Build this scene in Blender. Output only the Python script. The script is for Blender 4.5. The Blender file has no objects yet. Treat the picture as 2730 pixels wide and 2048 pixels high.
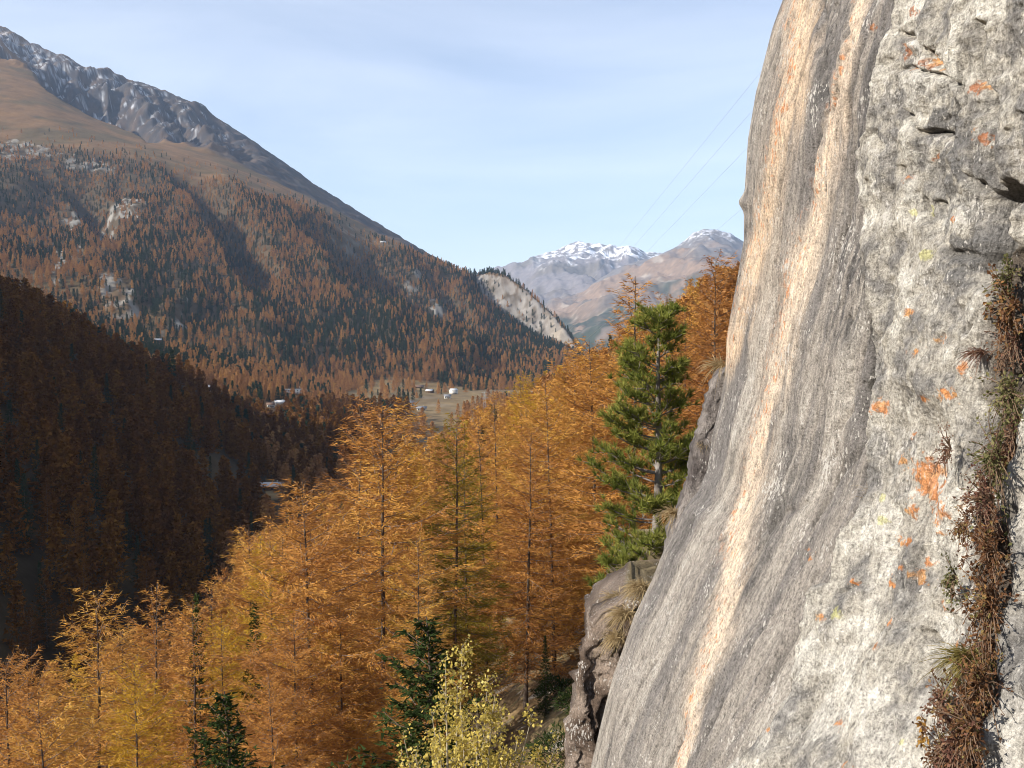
import bpy, math, random
import numpy as np
from mathutils import Vector

# ------------------------------------------------------------------ camera, sky, sun, exposure
scene = bpy.context.scene
FPX, CX, CY = 2679.0, 1365.0, 1024.0          # focal length and centre in pixels of the 2730 x 2048 frame
PITCH = math.radians(-3.07)
cam_d = bpy.data.cameras.new("camera")
cam = bpy.data.objects.new("camera", cam_d)
scene.collection.objects.link(cam)
cam.location = (0, 0, 0)
cam.rotation_euler = (math.pi / 2 + PITCH, 0, 0)
cam_d.sensor_width = 36.0
cam_d.lens = 36.0 * FPX / 2730.0
cam_d.clip_start = 0.1
cam_d.clip_end = 60000
scene.camera = cam

SUN_AZ = np.array([-0.92, -0.39]); SUN_AZ /= np.linalg.norm(SUN_AZ)
SUN_EL = math.radians(30)
SUN = Vector((SUN_AZ[0] * math.cos(SUN_EL), SUN_AZ[1] * math.cos(SUN_EL), math.sin(SUN_EL)))
sun_d = bpy.data.lights.new("sun", 'SUN')
sun_d.energy = 4.6
sun_d.angle = math.radians(0.5)
sun_d.color = (1.0, 0.93, 0.82)
sun = bpy.data.objects.new("sun", sun_d)
scene.collection.objects.link(sun)
sun.rotation_euler = SUN.to_track_quat('Z', 'Y').to_euler()

world = bpy.data.worlds.new("World")
scene.world = world
world.use_nodes = True
wn = world.node_tree.nodes; wl = world.node_tree.links
wn.clear()
w_out = wn.new('ShaderNodeOutputWorld'); w_bg = wn.new('ShaderNodeBackground')
sky = wn.new('ShaderNodeTexSky')
sky.sky_type = 'NISHITA'; sky.sun_disc = False
sky.sun_elevation = SUN_EL
sky.sun_rotation = math.atan2(SUN.x, SUN.y)
sky.altitude = 1800; sky.air_density = 1.0; sky.dust_density = 1.3; sky.ozone_density = 2.0
# thin cirrus veil over the whole sky
tc = wn.new('ShaderNodeTexCoord'); mp = wn.new('ShaderNodeMapping')
mp.inputs['Scale'].default_value = (1.1, 1.6, 5.0); mp.inputs['Rotation'].default_value = (0.15, 0.35, 0.5)
cn = wn.new('ShaderNodeTexNoise'); cn.inputs['Scale'].default_value = 1.7; cn.inputs['Detail'].default_value = 6
cn.inputs['Roughness'].default_value = 0.55; cn.inputs['Distortion'].default_value = 0.5
cr = wn.new('ShaderNodeMapRange'); cr.inputs['From Min'].default_value = 0.28; cr.inputs['From Max'].default_value = 0.82
cr.inputs['To Min'].default_value = 0.16; cr.inputs['To Max'].default_value = 0.5
cm = wn.new('ShaderNodeMixRGB'); cm.inputs['Color2'].default_value = (8.7, 8.9, 9.4, 1)
wl.new(tc.outputs['Generated'], mp.inputs['Vector']); wl.new(mp.outputs['Vector'], cn.inputs['Vector'])
wl.new(cn.outputs['Fac'], cr.inputs['Value']); wl.new(cr.outputs['Result'], cm.inputs['Fac'])
wl.new(sky.outputs['Color'], cm.inputs['Color1']); wl.new(cm.outputs['Color'], w_bg.inputs['Color'])
w_bg.inputs['Strength'].default_value = 0.1
wl.new(w_bg.outputs['Background'], w_out.inputs['Surface'])

scene.view_settings.view_transform = 'Standard'
scene.view_settings.look = 'None'
scene.view_settings.gamma = 1.0
scene.view_settings.use_curve_mapping = False
scene.view_settings.exposure = 0.84
scene.cycles.use_denoising = True
scene.cycles.filter_width = 0.95
scene.cycles.max_bounces = 5
scene.cycles.volume_bounces = 0
scene.cycles.transparent_max_bounces = 4

rng = np.random.default_rng(7)
random.seed(7)
C = scene.collection

# ------------------------------------------------------------------ helpers
dd = lambda u, v: (u * DS, v * DS)
DS = 2730 / 2211.0                             # a 2211-wide copy of the photograph was measured too
def ray(px, py):
    u = (np.asarray(px, float) - CX) / FPX; v = (CY - np.asarray(py, float)) / FPX
    y = math.cos(PITCH) - v * math.sin(PITCH); z = math.sin(PITCH) + v * math.cos(PITCH)
    return u / y, z / y                        # x and z per unit of depth y
def P(px, py, Y):
    a, e = ray(px, py)
    return Vector((float(a * Y), float(Y), float(e * Y)))
def proj(x, y, z):
    c, s = math.cos(PITCH), math.sin(PITCH)
    f = y * c + z * s; up = -y * s + z * c
    return CX + FPX * x / f, CY - FPX * up / f
def sm(a, b, x):
    t = np.clip((x - a) / (b - a), 0, 1)
    return t * t * (3 - 2 * t)

_perm = np.random.default_rng(3).permutation(256); _perm = np.concatenate([_perm, _perm, _perm])
_grad = np.random.default_rng(4).normal(size=(256, 3)); _grad /= np.linalg.norm(_grad, axis=1)[:, None]
def perlin(x, y, z=0.0):
    x, y, z = np.broadcast_arrays(np.asarray(x, float), np.asarray(y, float), np.asarray(z, float))
    xi, yi, zi = np.floor(x).astype(int), np.floor(y).astype(int), np.floor(z).astype(int)
    xf, yf, zf = x - xi, y - yi, z - zi
    fu, fv, fw = [t * t * t * (t * (t * 6 - 15) + 10) for t in (xf, yf, zf)]
    out = 0
    for dx in (0, 1):
        for dy in (0, 1):
            for dz in (0, 1):
                h = _perm[_perm[_perm[(xi + dx) & 255] + ((yi + dy) & 255)] + ((zi + dz) & 255)]
                g = _grad[h]
                d = g[..., 0] * (xf - dx) + g[..., 1] * (yf - dy) + g[..., 2] * (zf - dz)
                out = out + d * (fu if dx else 1 - fu) * (fv if dy else 1 - fv) * (fw if dz else 1 - fw)
    return out * 1.6
def fbm(x, y, z=0.0, o=4, r=0.5):
    s, a = 0, 1
    for i in range(o):
        s = s + a * perlin(x * 2**i + 17.3 * i, y * 2**i + 5.1 * i, z * 2**i + 9.7 * i); a *= r
    return s
def ridged(x, y, z=0.0, o=4):
    s, a = 0, 1
    for i in range(o):
        s = s + a * (1 - 2 * np.abs(perlin(x * 2**i + 3.3 * i, y * 2**i + 7.1 * i, z * 2**i))); a *= 0.5
    return s

def make_mesh(name, V, F, col=None, smooth=True, mat=None, tint=None):
    V = np.asarray(V, np.float32); F = np.asarray(F, np.int32)
    me = bpy.data.meshes.new(name)
    n = F.shape[1]
    me.vertices.add(len(V)); me.vertices.foreach_set('co', V.ravel())
    me.loops.add(F.size); me.loops.foreach_set('vertex_index', F.ravel())
    me.polygons.add(len(F)); me.polygons.foreach_set('loop_start', np.arange(0, F.size, n, dtype=np.int32))
    if smooth: me.polygons.foreach_set('use_smooth', np.ones(len(F), bool))
    if col is not None:
        a = me.attributes.new('Col', 'FLOAT_COLOR', 'POINT')
        c = np.ones((len(V), 4), np.float32); c[:, :3] = col
        a.data.foreach_set('color', c.ravel())
    if tint is not None:
        a = me.attributes.new('tint', 'FLOAT', 'POINT')
        a.data.foreach_set('value', np.asarray(tint, np.float32))
    me.update(calc_edges=True); me.validate()
    if mat: me.materials.append(mat)
    return me
def obj(name, me, parent=None, loc=None):
    o = bpy.data.objects.new(name, me); C.objects.link(o)
    if parent: o.parent = parent
    if loc is not None: o.location = loc
    return o
def tag(o, label=None, cat=None, group=None, kind=None):
    if label: o['label'] = label
    if cat: o['category'] = cat
    if group: o['group'] = group
    if kind: o['kind'] = kind
    return o
def empty(name, loc):
    o = bpy.data.objects.new(name, None); C.objects.link(o); o.location = loc; o.empty_display_size = 0.3
    return o
def grid_faces(nr, nc):
    i = np.arange(nr - 1)[:, None] * nc + np.arange(nc - 1)[None, :]
    i = i.ravel()
    return np.stack([i, i + 1, i + nc + 1, i + nc], 1)

class Mesh:                                    # collects triangles / quads (as triangles)
    def __init__(s): s.V = []; s.F = []; s.T = []; s.n = 0
    def add(s, V, F, t=None):
        V = np.asarray(V, float).reshape(-1, 3); F = np.asarray(F, int).reshape(-1, 3)
        s.V.append(V); s.F.append(F + s.n); s.T.append(np.full(len(V), 0.5) if t is None else np.broadcast_to(t, (len(V),))); s.n += len(V)
    def tube(s, pts, rad, k=5, t=None):
        pts = np.asarray(pts, float); rad = np.broadcast_to(np.asarray(rad, float), (len(pts),))
        d = np.gradient(pts, axis=0); d /= np.linalg.norm(d, axis=1)[:, None] + 1e-9
        ref = np.array([0, 0, 1.0]) if abs(d[:, 2]).mean() < 0.8 else np.array([1.0, 0, 0])
        a = np.cross(d, ref); a /= np.linalg.norm(a, axis=1)[:, None] + 1e-9
        b = np.cross(d, a)
        th = np.arange(k) * 2 * np.pi / k
        ring = pts[:, None] + rad[:, None, None] * (np.cos(th)[None, :, None] * a[:, None] + np.sin(th)[None, :, None] * b[:, None])
        m = len(pts); F = []
        for i in range(m - 1):
            for j in range(k):
                p, q = i * k + j, i * k + (j + 1) % k
                F += [(p, q, q + k), (p, q + k, p + k)]
        s.add(ring.reshape(-1, 3), F, t)
    def box(s, c, size, rot=0.0):
        c = np.array(c, float); h = np.array(size, float) / 2
        v = np.array([[x, y, z] for x in (-1, 1) for y in (-1, 1) for z in (-1, 1)], float) * h
        cs, sn = math.cos(rot), math.sin(rot)
        v = np.stack([v[:, 0] * cs - v[:, 1] * sn, v[:, 0] * sn + v[:, 1] * cs, v[:, 2]], 1) + c
        s.add(v, [(0, 1, 3), (0, 3, 2), (4, 6, 7), (4, 7, 5), (0, 4, 5), (0, 5, 1), (2, 3, 7), (2, 7, 6), (0, 2, 6), (0, 6, 4), (1, 5, 7), (1, 7, 3)])
    def tris(s, A, B, D, t=None):              # N free triangles
        n = len(A)
        V = np.stack([A, B, D], 1).reshape(-1, 3)
        s.add(V, np.arange(3 * n).reshape(-1, 3), None if t is None else np.repeat(t, 3))
    def build(s, name, mat, smooth=False):
        return make_mesh(name, np.concatenate(s.V), np.concatenate(s.F), mat=mat, smooth=smooth, tint=np.concatenate(s.T))

# ------------------------------------------------------------------ materials
def newmat(name):
    m = bpy.data.materials.new(name); m.use_nodes = True
    m.node_tree.nodes.clear()
    return m, m.node_tree.nodes, m.node_tree.links
def ramp(nd, cols):
    r = nd.new('ShaderNodeValToRGB'); e = r.color_ramp.elements
    while len(e) < len(cols): e.new(0.5)
    for i, (p, c) in enumerate(cols): e[i].position = p; e[i].color = (*c, 1)
    return r
def noise(nd, ln, vec, scale, detail=4, rough=0.55):
    n = nd.new('ShaderNodeTexNoise'); n.inputs['Scale'].default_value = scale
    n.inputs['Detail'].default_value = detail; n.inputs['Roughness'].default_value = rough
    if vec is not None: ln.new(vec, n.inputs['Vector'])
    return n
def foliage_mat(name, cols, trans=0.35, spread=0.35):
    """leaf colour: each tree takes its own tone, each tuft varies round it"""
    m, nd, ln = newmat(name)
    out = nd.new('ShaderNodeOutputMaterial')
    oi = nd.new('ShaderNodeObjectInfo'); at = nd.new('ShaderNodeAttribute'); at.attribute_name = 'tint'
    mm = nd.new('ShaderNodeMath'); mm.operation = 'MULTIPLY_ADD'; mm.inputs[1].default_value = spread
    mo = nd.new('ShaderNodeMath'); mo.operation = 'MULTIPLY'; mo.inputs[1].default_value = 1 - spread
    ln.new(oi.outputs['Random'], mo.inputs[0]); ln.new(at.outputs['Fac'], mm.inputs[0]); ln.new(mo.outputs[0], mm.inputs[2])
    r = ramp(nd, cols); ln.new(mm.outputs[0], r.inputs['Fac'])
    d = nd.new('ShaderNodeBsdfDiffuse'); t = nd.new('ShaderNodeBsdfTranslucent'); mx = nd.new('ShaderNodeMixShader')
    mx.inputs['Fac'].default_value = trans
    ln.new(r.outputs['Color'], d.inputs['Color']); ln.new(r.outputs['Color'], t.inputs['Color'])
    ln.new(d.outputs[0], mx.inputs[1]); ln.new(t.outputs[0], mx.inputs[2]); ln.new(mx.outputs[0], out.inputs['Surface'])
    return m
def rough_mat(name, cols, scale=6.0, rough=0.9, bump=0.3, stretch=(1, 1, 1), detail=6):
    m, nd, ln = newmat(name)
    out = nd.new('ShaderNodeOutputMaterial'); b = nd.new('ShaderNodeBsdfPrincipled')
    b.inputs['Roughness'].default_value = rough; b.inputs['Specular IOR Level'].default_value = 0.2
    tc = nd.new('ShaderNodeTexCoord'); mp = nd.new('ShaderNodeMapping'); mp.inputs['Scale'].default_value = stretch
    ln.new(tc.outputs['Object'], mp.inputs['Vector'])
    n = noise(nd, ln, mp.outputs['Vector'], scale, detail, 0.65)
    r = ramp(nd, cols); ln.new(n.outputs['Fac'], r.inputs['Fac']); ln.new(r.outputs['Color'], b.inputs['Base Color'])
    bp = nd.new('ShaderNodeBump'); bp.inputs['Strength'].default_value = bump; bp.inputs['Distance'].default_value = 0.05
    ln.new(n.outputs['Fac'], bp.inputs['Height']); ln.new(bp.outputs['Normal'], b.inputs['Normal'])
    ln.new(b.outputs[0], out.inputs['Surface'])
    return m
def terrain_mat(name, scale, bump_d, var=0.45):
    """colour of the soil, grass, scree, rock and snow patches comes with the mesh; noise breaks it up"""
    m, nd, ln = newmat(name)
    out = nd.new('ShaderNodeOutputMaterial'); b = nd.new('ShaderNodeBsdfPrincipled')
    b.inputs['Roughness'].default_value = 0.95; b.inputs['Specular IOR Level'].default_value = 0.1
    at = nd.new('ShaderNodeAttribute'); at.attribute_name = 'Col'
    tc = nd.new('ShaderNodeTexCoord')
    n = noise(nd, ln, tc.outputs['Object'], scale, 8, 0.65)
    mr = nd.new('ShaderNodeMapRange'); mr.inputs['From Min'].default_value = 0.25; mr.inputs['From Max'].default_value = 0.75
    mr.inputs['To Min'].default_value = 1 - var; mr.inputs['To Max'].default_value = 1 + var
    ln.new(n.outputs['Fac'], mr.inputs['Value'])
    mx = nd.new('ShaderNodeVectorMath'); mx.operation = 'MULTIPLY'
    ln.new(at.outputs['Color'], mx.inputs[0]); ln.new(mr.outputs['Result'], mx.inputs[1]); ln.new(mx.outputs[0], b.inputs['Base Color'])
    bp = nd.new('ShaderNodeBump'); bp.inputs['Strength'].default_value = 0.6; bp.inputs['Distance'].default_value = bump_d
    ln.new(n.outputs['Fac'], bp.inputs['Height']); ln.new(bp.outputs['Normal'], b.inputs['Normal'])
    ln.new(b.outputs[0], out.inputs['Surface'])
    return m
M = {}
M['larch'] = foliage_mat('larch_needles', [(0.0, (0.25, 0.105, 0.036)), (0.35, (0.40, 0.185, 0.055)), (0.65, (0.52, 0.26, 0.066)), (1.0, (0.56, 0.34, 0.072))], 0.22, 0.45)
M['larch_far'] = foliage_mat('larch_needles_far', [(0.0, (0.27, 0.135, 0.06)), (0.5, (0.38, 0.195, 0.075)), (1.0, (0.47, 0.26, 0.085))], 0.3)
M['larch_shade'] = foliage_mat('larch_needles_shaded', [(0.0, (0.10, 0.042, 0.012)), (0.6, (0.16, 0.07, 0.016)), (1.0, (0.22, 0.105, 0.02))], 0.2)  # darker copy of the larch needles, with the hill's shade in the colour
M['larch_yellow'] = foliage_mat('larch_needles_yellow', [(0.0, (0.45, 0.26, 0.03)), (1.0, (0.62, 0.40, 0.05))], spread=0.8)
M['larch_olive'] = foliage_mat('larch_needles_olive', [(0.0, (0.16, 0.13, 0.02)), (0.6, (0.24, 0.19, 0.03)), (1.0, (0.36, 0.24, 0.04))], spread=0.9)
M['spruce'] = foliage_mat('spruce_needles', [(0.0, (0.018, 0.032, 0.011)), (1.0, (0.055, 0.075, 0.022))], 0.15, 0.6)
M['spruce_far'] = foliage_mat('spruce_needles_far', [(0.0, (0.022, 0.036, 0.022)), (1.0, (0.05, 0.065, 0.035))], 0.1, 0.5)
M['pine'] = foliage_mat('pine_needles', [(0.0, (0.09, 0.12, 0.027)), (0.5, (0.23, 0.25, 0.055)), (1.0, (0.44, 0.40, 0.11))], 0.32, 0.9)
M['aspen'] = foliage_mat('aspen_leaves', [(0.0, (0.36, 0.28, 0.06)), (0.6, (0.58, 0.46, 0.12)), (1.0, (0.70, 0.60, 0.22))], 0.4, 0.9)
M['bark'] = rough_mat('larch_bark', [(0.3, (0.05, 0.036, 0.028)), (0.55, (0.10, 0.075, 0.058)), (0.75, (0.20, 0.16, 0.13))], 5, bump=0.6, stretch=(2, 2, 0.5))
M['branch'] = rough_mat('larch_branch_bark', [(0.3, (0.11, 0.075, 0.055)), (0.7, (0.27, 0.20, 0.155))], 3, bump=0.2)
M['pine_bark'] = rough_mat('pine_bark', [(0.3, (0.12, 0.10, 0.085)), (0.55, (0.25, 0.22, 0.20)), (0.75, (0.40, 0.37, 0.34))], 6, bump=0.5, stretch=(1, 1, 0.7))
M['aspen_bark'] = rough_mat('aspen_bark', [(0.3, (0.26, 0.22, 0.15)), (0.7, (0.48, 0.43, 0.32))], 8, bump=0.2)
M['terrain_far'] = terrain_mat('mountain_ground', 0.02, 6.0, 0.35)
M['terrain_mid'] = terrain_mat('valley_ground', 0.08, 1.5, 0.4)
M['terrain_near'] = terrain_mat('slope_ground', 1.2, 0.15, 0.5)

# ------------------------------------------------------------------ landforms as heights
FLOOR = -85.0
def z_near(x, y):
    x = np.asarray(x, float); y = np.asarray(y, float)
    g = -12 - 0.22 * np.minimum(y, 80) - 0.03 * np.maximum(y - 80, 0) - 0.12 * np.maximum(y - 250, 0) + 0.62 * x
    return g + 1.2 * fbm(x / 16, y / 16, 2.2, 4) + 3.0 * perlin(x / 60, y / 60, 5.5)
RIDGE = np.array([(-640, -700, 285), (-620, -400, 280), (-600, 0, 268), (-592, 300, 255), (-545, 450, 205), (-475, 610, 105), (-386, 745, 24), (-276, 752, -34), (-165, 760, -102), (-105, 765, -140)], float)
def z_hill(x, y):
    x = np.asarray(x, float); y = np.asarray(y, float)
    best = np.full(np.broadcast(x, y).shape, -1e9)
    for a, b in zip(RIDGE[:-1], RIDGE[1:]):
        d = b - a
        t = np.clip(((x - a[0]) * d[0] + (y - a[1]) * d[1]) / (d[0]**2 + d[1]**2), 0, 1)
        dist = np.hypot(x - a[0] - t * d[0], y - a[1] - t * d[1])
        h = a[2] + t * d[2] - 0.72 * (np.sqrt(dist**2 + 20**2) - 20)
        best = np.maximum(best, h)
    return best + 9 * fbm(x / 130, y / 130, 1.5, 4)
def z_floor(x, y):
    x = np.asarray(x, float); y = np.asarray(y, float)
    return FLOOR - 0.04 * np.maximum(y - 1600, 0).clip(0, 3500) + 2.0 * fbm(x / 90, y / 90, 8.1, 3)

# left mountain: columns measured at 11 bearings; (depth, height in the 2211-wide copy) for near foot, foot, middle, tree line, meadow top, ridge
COLS = [
 (-330, [(950, 640), (1550, 500), (2050, 370), (2500, 250), (3400, 110), (4300, 20)]),
 (0,   [(950, 740), (1500, 615), (2000, 455), (2500, 310), (3400, 135), (4300, 42)]),
 (100, [(950, 765), (1450, 650), (1980, 480), (2500, 318), (3350, 170), (4250, 84)]),
 (200, [(950, 790), (1400, 690), (1950, 500), (2500, 326), (3200, 246), (4200, 136)]),
 (330, [(950, 830), (1350, 735), (1900, 530), (2500, 345), (3100, 300), (4200, 176)]),
 (450, [(1000, 845), (1330, 775), (1880, 565), (2450, 370), (3000, 332), (4100, 224)]),
 (600, [(1000, 875), (1350, 805), (1850, 600), (2400, 430), (2900, 395), (4000, 335)]),
 (700, [(1050, 888), (1400, 825), (1900, 625), (2400, 467), (2900, 440), (3900, 410)]),
 (830, [(1100, 890), (1420, 828), (1950, 655), (2450, 520), (2900, 510), (3700, 490)]),
 (970, [(1150, 885), (1450, 836), (2050, 690), (2500, 580), (2700, 578), (3200, 577)]),
 (1030, [(1150, 885), (1500, 836), (2500, 630), (2590, 594), (2650, 600), (3200, 680)]),
 (1060, [(1160, 885), (1540, 832), (2470, 657), (2560, 584), (2630, 592), (3200, 700)]),
 (1090, [(1200, 885), (1580, 822), (2430, 678), (2520, 591), (2590, 604), (3200, 710)]),
 (1130, [(1250, 885), (1620, 812), (2380, 708), (2470, 616), (2540, 640), (3200, 730)]),
 (1180, [(1300, 885), (1680, 802), (2310, 732), (2390, 661), (2460, 690), (3200, 760)]),
 (1220, [(1350, 885), (1740, 795), (2260, 750), (2330, 702), (2400, 730), (3200, 790)]),
 (1262, [(1400, 885), (1800, 792), (2220, 776), (2270, 764), (2340, 800), (3200, 830)]),
 (1330, [(1500, 890), (1900, 835), (2230, 835), (2280, 845), (2340, 855), (3200, 880)]),
]
cpx = np.array([c[0] for c in COLS], float)
cdep = np.array([[k[0] for k in c[1]] for c in COLS], float)
cz = np.array([[k[0] * float(ray(0, k[1] * DS)[1]) for k in c[1]] for c in COLS], float)
NA, ND = 540, 430
MA = np.linspace(-330, 1330, NA) * DS           # bearing, as a frame column
MAa = (MA - CX) / FPX
MD = np.concatenate([np.linspace(850, 2800, 250), np.linspace(2810, 5200, ND - 250)])
def mountain_grid():
    Z = np.zeros((NA, ND)); K = np.zeros((NA, 6)); ZK = np.zeros((NA, 6))
    for k in range(6):
        K[:, k] = np.interp(MA / DS, cpx, cdep[:, k]); ZK[:, k] = np.interp(MA / DS, cpx, cz[:, k])
        ker = np.hanning(61 if k < 5 else 21); ker /= ker.sum(); h_ = len(ker) // 2; w_ = sm(1000, 930, MA / DS)
        for Q in (K, ZK): Q[:, k] = Q[:, k] * (1 - w_) + w_ * np.convolve(np.pad(Q[:, k], h_, mode='edge'), ker, 'valid')
    for i in range(NA):
        d = np.concatenate([[700], K[i], [K[i, 5] + 1200]]); z = np.concatenate([[ZK[i, 0] - 60], ZK[i], [ZK[i, 5] - 700]])
        Z[i] = np.interp(MD, d, z)
    ker = np.ones(5) / 5                          # soften the breaks of slope
    Zp = np.pad(Z, ((0, 0), (2, 2)), mode='edge')
    Z = sum(Zp[:, j:j + ND] for j in range(5)) / 5
    return Z, K, ZK
MZ, MK, MZK = mountain_grid()
A2, D2 = np.meshgrid(MAa, MD, indexing='ij')
MX, MY = A2 * D2, D2
# where in the frame the smooth slope lies, to place what was measured there (2211-wide copy)
mpx, mpy = proj(MX, MY, MZ); mpx = mpx / DS; mpy = mpy / DS
front = sm(0, 1, (MD[None] - MK[:, 1:2]) / 150) * (1 - sm(0, 1, (MD[None] - MK[:, 3:4] + 60) / 120))   # forest slope
back = sm(0, 1, (MD[None] - MK[:, 4:5]) / 200) * (1 - sm(-0.1, 1, (MD[None] - MK[:, 5:6] + 160) / 260))
spur = sm(1005, 1040, MA / DS)[:, None] * np.ones((1, ND))
ribu = MX * 0.86 + MY * 0.2
rib = ridged(ribu / 330 + 0.35 * fbm(MX / 500, MY / 500, 1), MY / 1500, 3.3, 3)
rib2 = ridged(ribu / 120 + 0.3 * fbm(MX / 200, MY / 200, 2), MY / 700, 6.3, 3)
MZ = MZ + front * (1 - spur) * (30 * (rib - 0.9) + 9 * rib2) * (1 - 0.8 * sm(0, 1, (MD[None] - MK[:, 3:4] + 350) / 300))
ribb = ridged((MX * 0.8 - MY * 0.42) / 300 + 0.35 * fbm(MX / 600, MY / 600, 4), (MY + MX) / 2400, 7.7, 4)
ribb2 = ridged((MX * 0.8 - MY * 0.42) / 95 + 0.5 * fbm(MX / 200, MY / 200, 4), (MY + MX) / 700, 2.7, 3)
MZ = MZ + back * (1 - spur) * (45 * (ribb - 1.15) + 16 * fbm(MX / 85, MY / 110, 14, 3) + 6 * fbm(MX / 26, MY / 45, 13, 3) + 9 * (ridged(MX / 48, MY / 110, 3.7, 3) - 0.8)) * (1 - 0.75 * sm(430, 560, mpx))
MZ = MZ + 8 * fbm(MX / 70, MY / 70, 3, 4) * (front * 0.6 + back + 0.15)
def polydist(px, py, pts):
    d = np.full(px.shape, 1e9)
    for (ax, ay), (bx, by) in zip(pts[:-1], pts[1:]):
        dx, dy = bx - ax, by - ay
        t = np.clip(((px - ax) * dx + (py - ay) * dy) / (dx * dx + dy * dy + 1e-9), 0, 1)
        d = np.minimum(d, np.hypot(px - ax - t * dx, py - ay - t * dy))
    return d
def inpoly(px, py, pts):
    r = np.zeros(np.broadcast(px, py).shape, bool)
    for (ax, ay), (bx, by) in zip(pts, pts[1:] + pts[:1]):
        c = ((ay > py) != (by > py)) & (px < (bx - ax) * (py - ay) / (by - ay + 1e-12) + ax)
        r ^= c
    return r
# ribs whose right flanks drop steeply (they lie in shade with the light from the left)
ridge_y = np.interp(mpx, cpx, [k[1][5][1] for k in COLS])
keep_line = 1 - np.exp(-(np.maximum(mpy - ridge_y, 0) / 34)**2)
def flank(pts, drop, w, rec, vertical=True):
    if vertical:                                 # line runs down the slope: right of it is lower
        ys_ = [p[1] for p in pts]; s_ = mpx - np.interp(mpy, ys_, [p[0] for p in pts]); t_ = (mpy - ys_[0]) / (ys_[-1] - ys_[0])
    else:                                        # line runs across: above it is lower
        xs_ = [p[0] for p in pts]; s_ = np.interp(mpx, xs_, [p[1] for p in pts]) - mpy; t_ = (mpx - xs_[0]) / (xs_[-1] - xs_[0])
    s_ = s_ + 7 * fbm(MX / 120, MY / 120, 81 + drop, 3)
    return -drop * sm(0, w, s_) * (1 - sm(w + 0.3 * rec, w + rec, s_)) * sm(-0.05, 0.25, t_) * (1 - sm(0.75, 1.05, t_))
for pts, dr_, w, rec, vert in [
    ([(10, 128), (60, 150), (100, 200), (200, 258), (345, 312)], 130, 40, 75, False),
    ([(70, 62), (88, 100), (112, 130), (130, 175)], 55, 10, 34, True), ([(150, 98), (170, 150), (205, 205), (250, 250)], 60, 12, 36, True),
    ([(222, 140), (236, 200), (270, 262), (310, 305)], 75, 12, 46, True), ([(330, 172), (345, 225), (380, 270), (420, 310)], 60, 12, 40, True), ([(425, 206), (445, 260), (475, 310), (510, 350)], 75, 14, 60, True),
    ([(330, 345), (385, 420), (450, 520), (520, 640)], 75, 30, 110, True), ([(590, 470), (680, 560), (800, 640), (930, 730)], 95, 60, 170, True), ([(860, 545), (930, 610), (1020, 690), (1090, 760)], 45, 28, 80, True), ([(120, 380), (170, 470), (200, 560)], 45, 25, 70, True)]:
    MZ = MZ + flank(pts, dr_, w, rec, vert) * keep_line
cliff_poly = [(1028, 600), (1060, 594), (1100, 604), (1140, 632), (1185, 672), (1222, 712), (1255, 760), (1235, 756), (1205, 742), (1160, 726), (1120, 700), (1075, 668), (1045, 640)]
cliff = inpoly(mpx + 6 * fbm(MX / 60, MY / 60, 1), mpy + 6 * fbm(MX / 60, MZ / 60, 2), cliff_poly)
MZ = MZ + cliff * (9 * fbm(MX / 34, MY / 30, 1.2, 4))
def mountain_z(x, y):
    a = np.asarray(x, float) / np.maximum(y, 1); y = np.asarray(y, float)
    i = np.clip((a - MAa[0]) / (MAa[1] - MAa[0]), 0, NA - 1.001); j = np.interp(y, MD, np.arange(ND)).clip(0, ND - 1.001)
    i0 = i.astype(int); j0 = j.astype(int); fi = i - i0; fj = j - j0
    z = (MZ[i0, j0] * (1 - fi) + MZ[i0 + 1, j0] * fi) * (1 - fj) + (MZ[i0, j0 + 1] * (1 - fi) + MZ[i0 + 1, j0 + 1] * fi) * fj
    return np.where((y < MD[0]) | (a > MAa[-1]), -500, z)
def ground_z(x, y):
    return np.maximum(np.maximum(z_near(x, y), z_hill(x, y)), np.maximum(z_floor(x, y), mountain_z(x, y)))
def hit(px, py, lo=60, hi=5000):                # first ground met by the line of sight through a frame point
    a, e = ray(px, py)
    ys = np.geomspace(lo, hi, 3000)
    below = np.nonzero(e * ys < ground_z(a * ys, ys))[0]
    y = ys[below[0]] if len(below) else hi
    return Vector((float(a * y), float(y), float(ground_z(a * y, y))))

def lerp3(a, b, t): return a + (np.asarray(b) - a) * t[..., None]
def const(shape, c): return np.ones(shape + (3,)) * np.array(c)

# left mountain sheet
g1 = fbm(MX / 180, MY / 180, 11, 5); g2 = fbm(MX / 45, MY / 45, 12, 4)
col = const((NA, ND), (0.155, 0.09, 0.042))
col = lerp3(col, (0.095, 0.068, 0.034), sm(-0.3, 0.6, g1 + 0.5 * g2))
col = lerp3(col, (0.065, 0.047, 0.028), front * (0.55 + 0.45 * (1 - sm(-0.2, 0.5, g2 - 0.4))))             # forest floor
rocky = sm(0.0, 0.35, back * np.where(mpx > 60, 1, 0.4) + 0.25 * g1 - 0.15) * sm(0, 1, (MD[None] - MK[:, 4:5]) / 120)
col = lerp3(col, (0.048, 0.045, 0.048), rocky * (0.75 + 0.25 * sm(-0.3, 0.3, g2)))
col = lerp3(col, (0.16, 0.095, 0.05), rocky * sm(0.1, 0.5, ribb - 1.1 + 0.4 * g2) * 0.55 * sm(560, 430, mpx))
snow = sm(0.1, 0.45, fbm(MX / 60, MY / 60 + MZ / 80, 31, 5, 0.65) - 0.12 + 1.1 * sm(900, 1250, MZ) - 0.55 * sm(430, 640, mpx) - 0.9 * sm(640, 720, mpx)) * sm(520, 760, MZ)
col = lerp3(col, (0.62, 0.66, 0.72), snow * sm(0.3, 0.7, back) * sm(-0.2, 0.4, fbm(MX / 13, MY / 40, 93, 3)) * 0.5)
pale = np.zeros((NA, ND))
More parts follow.
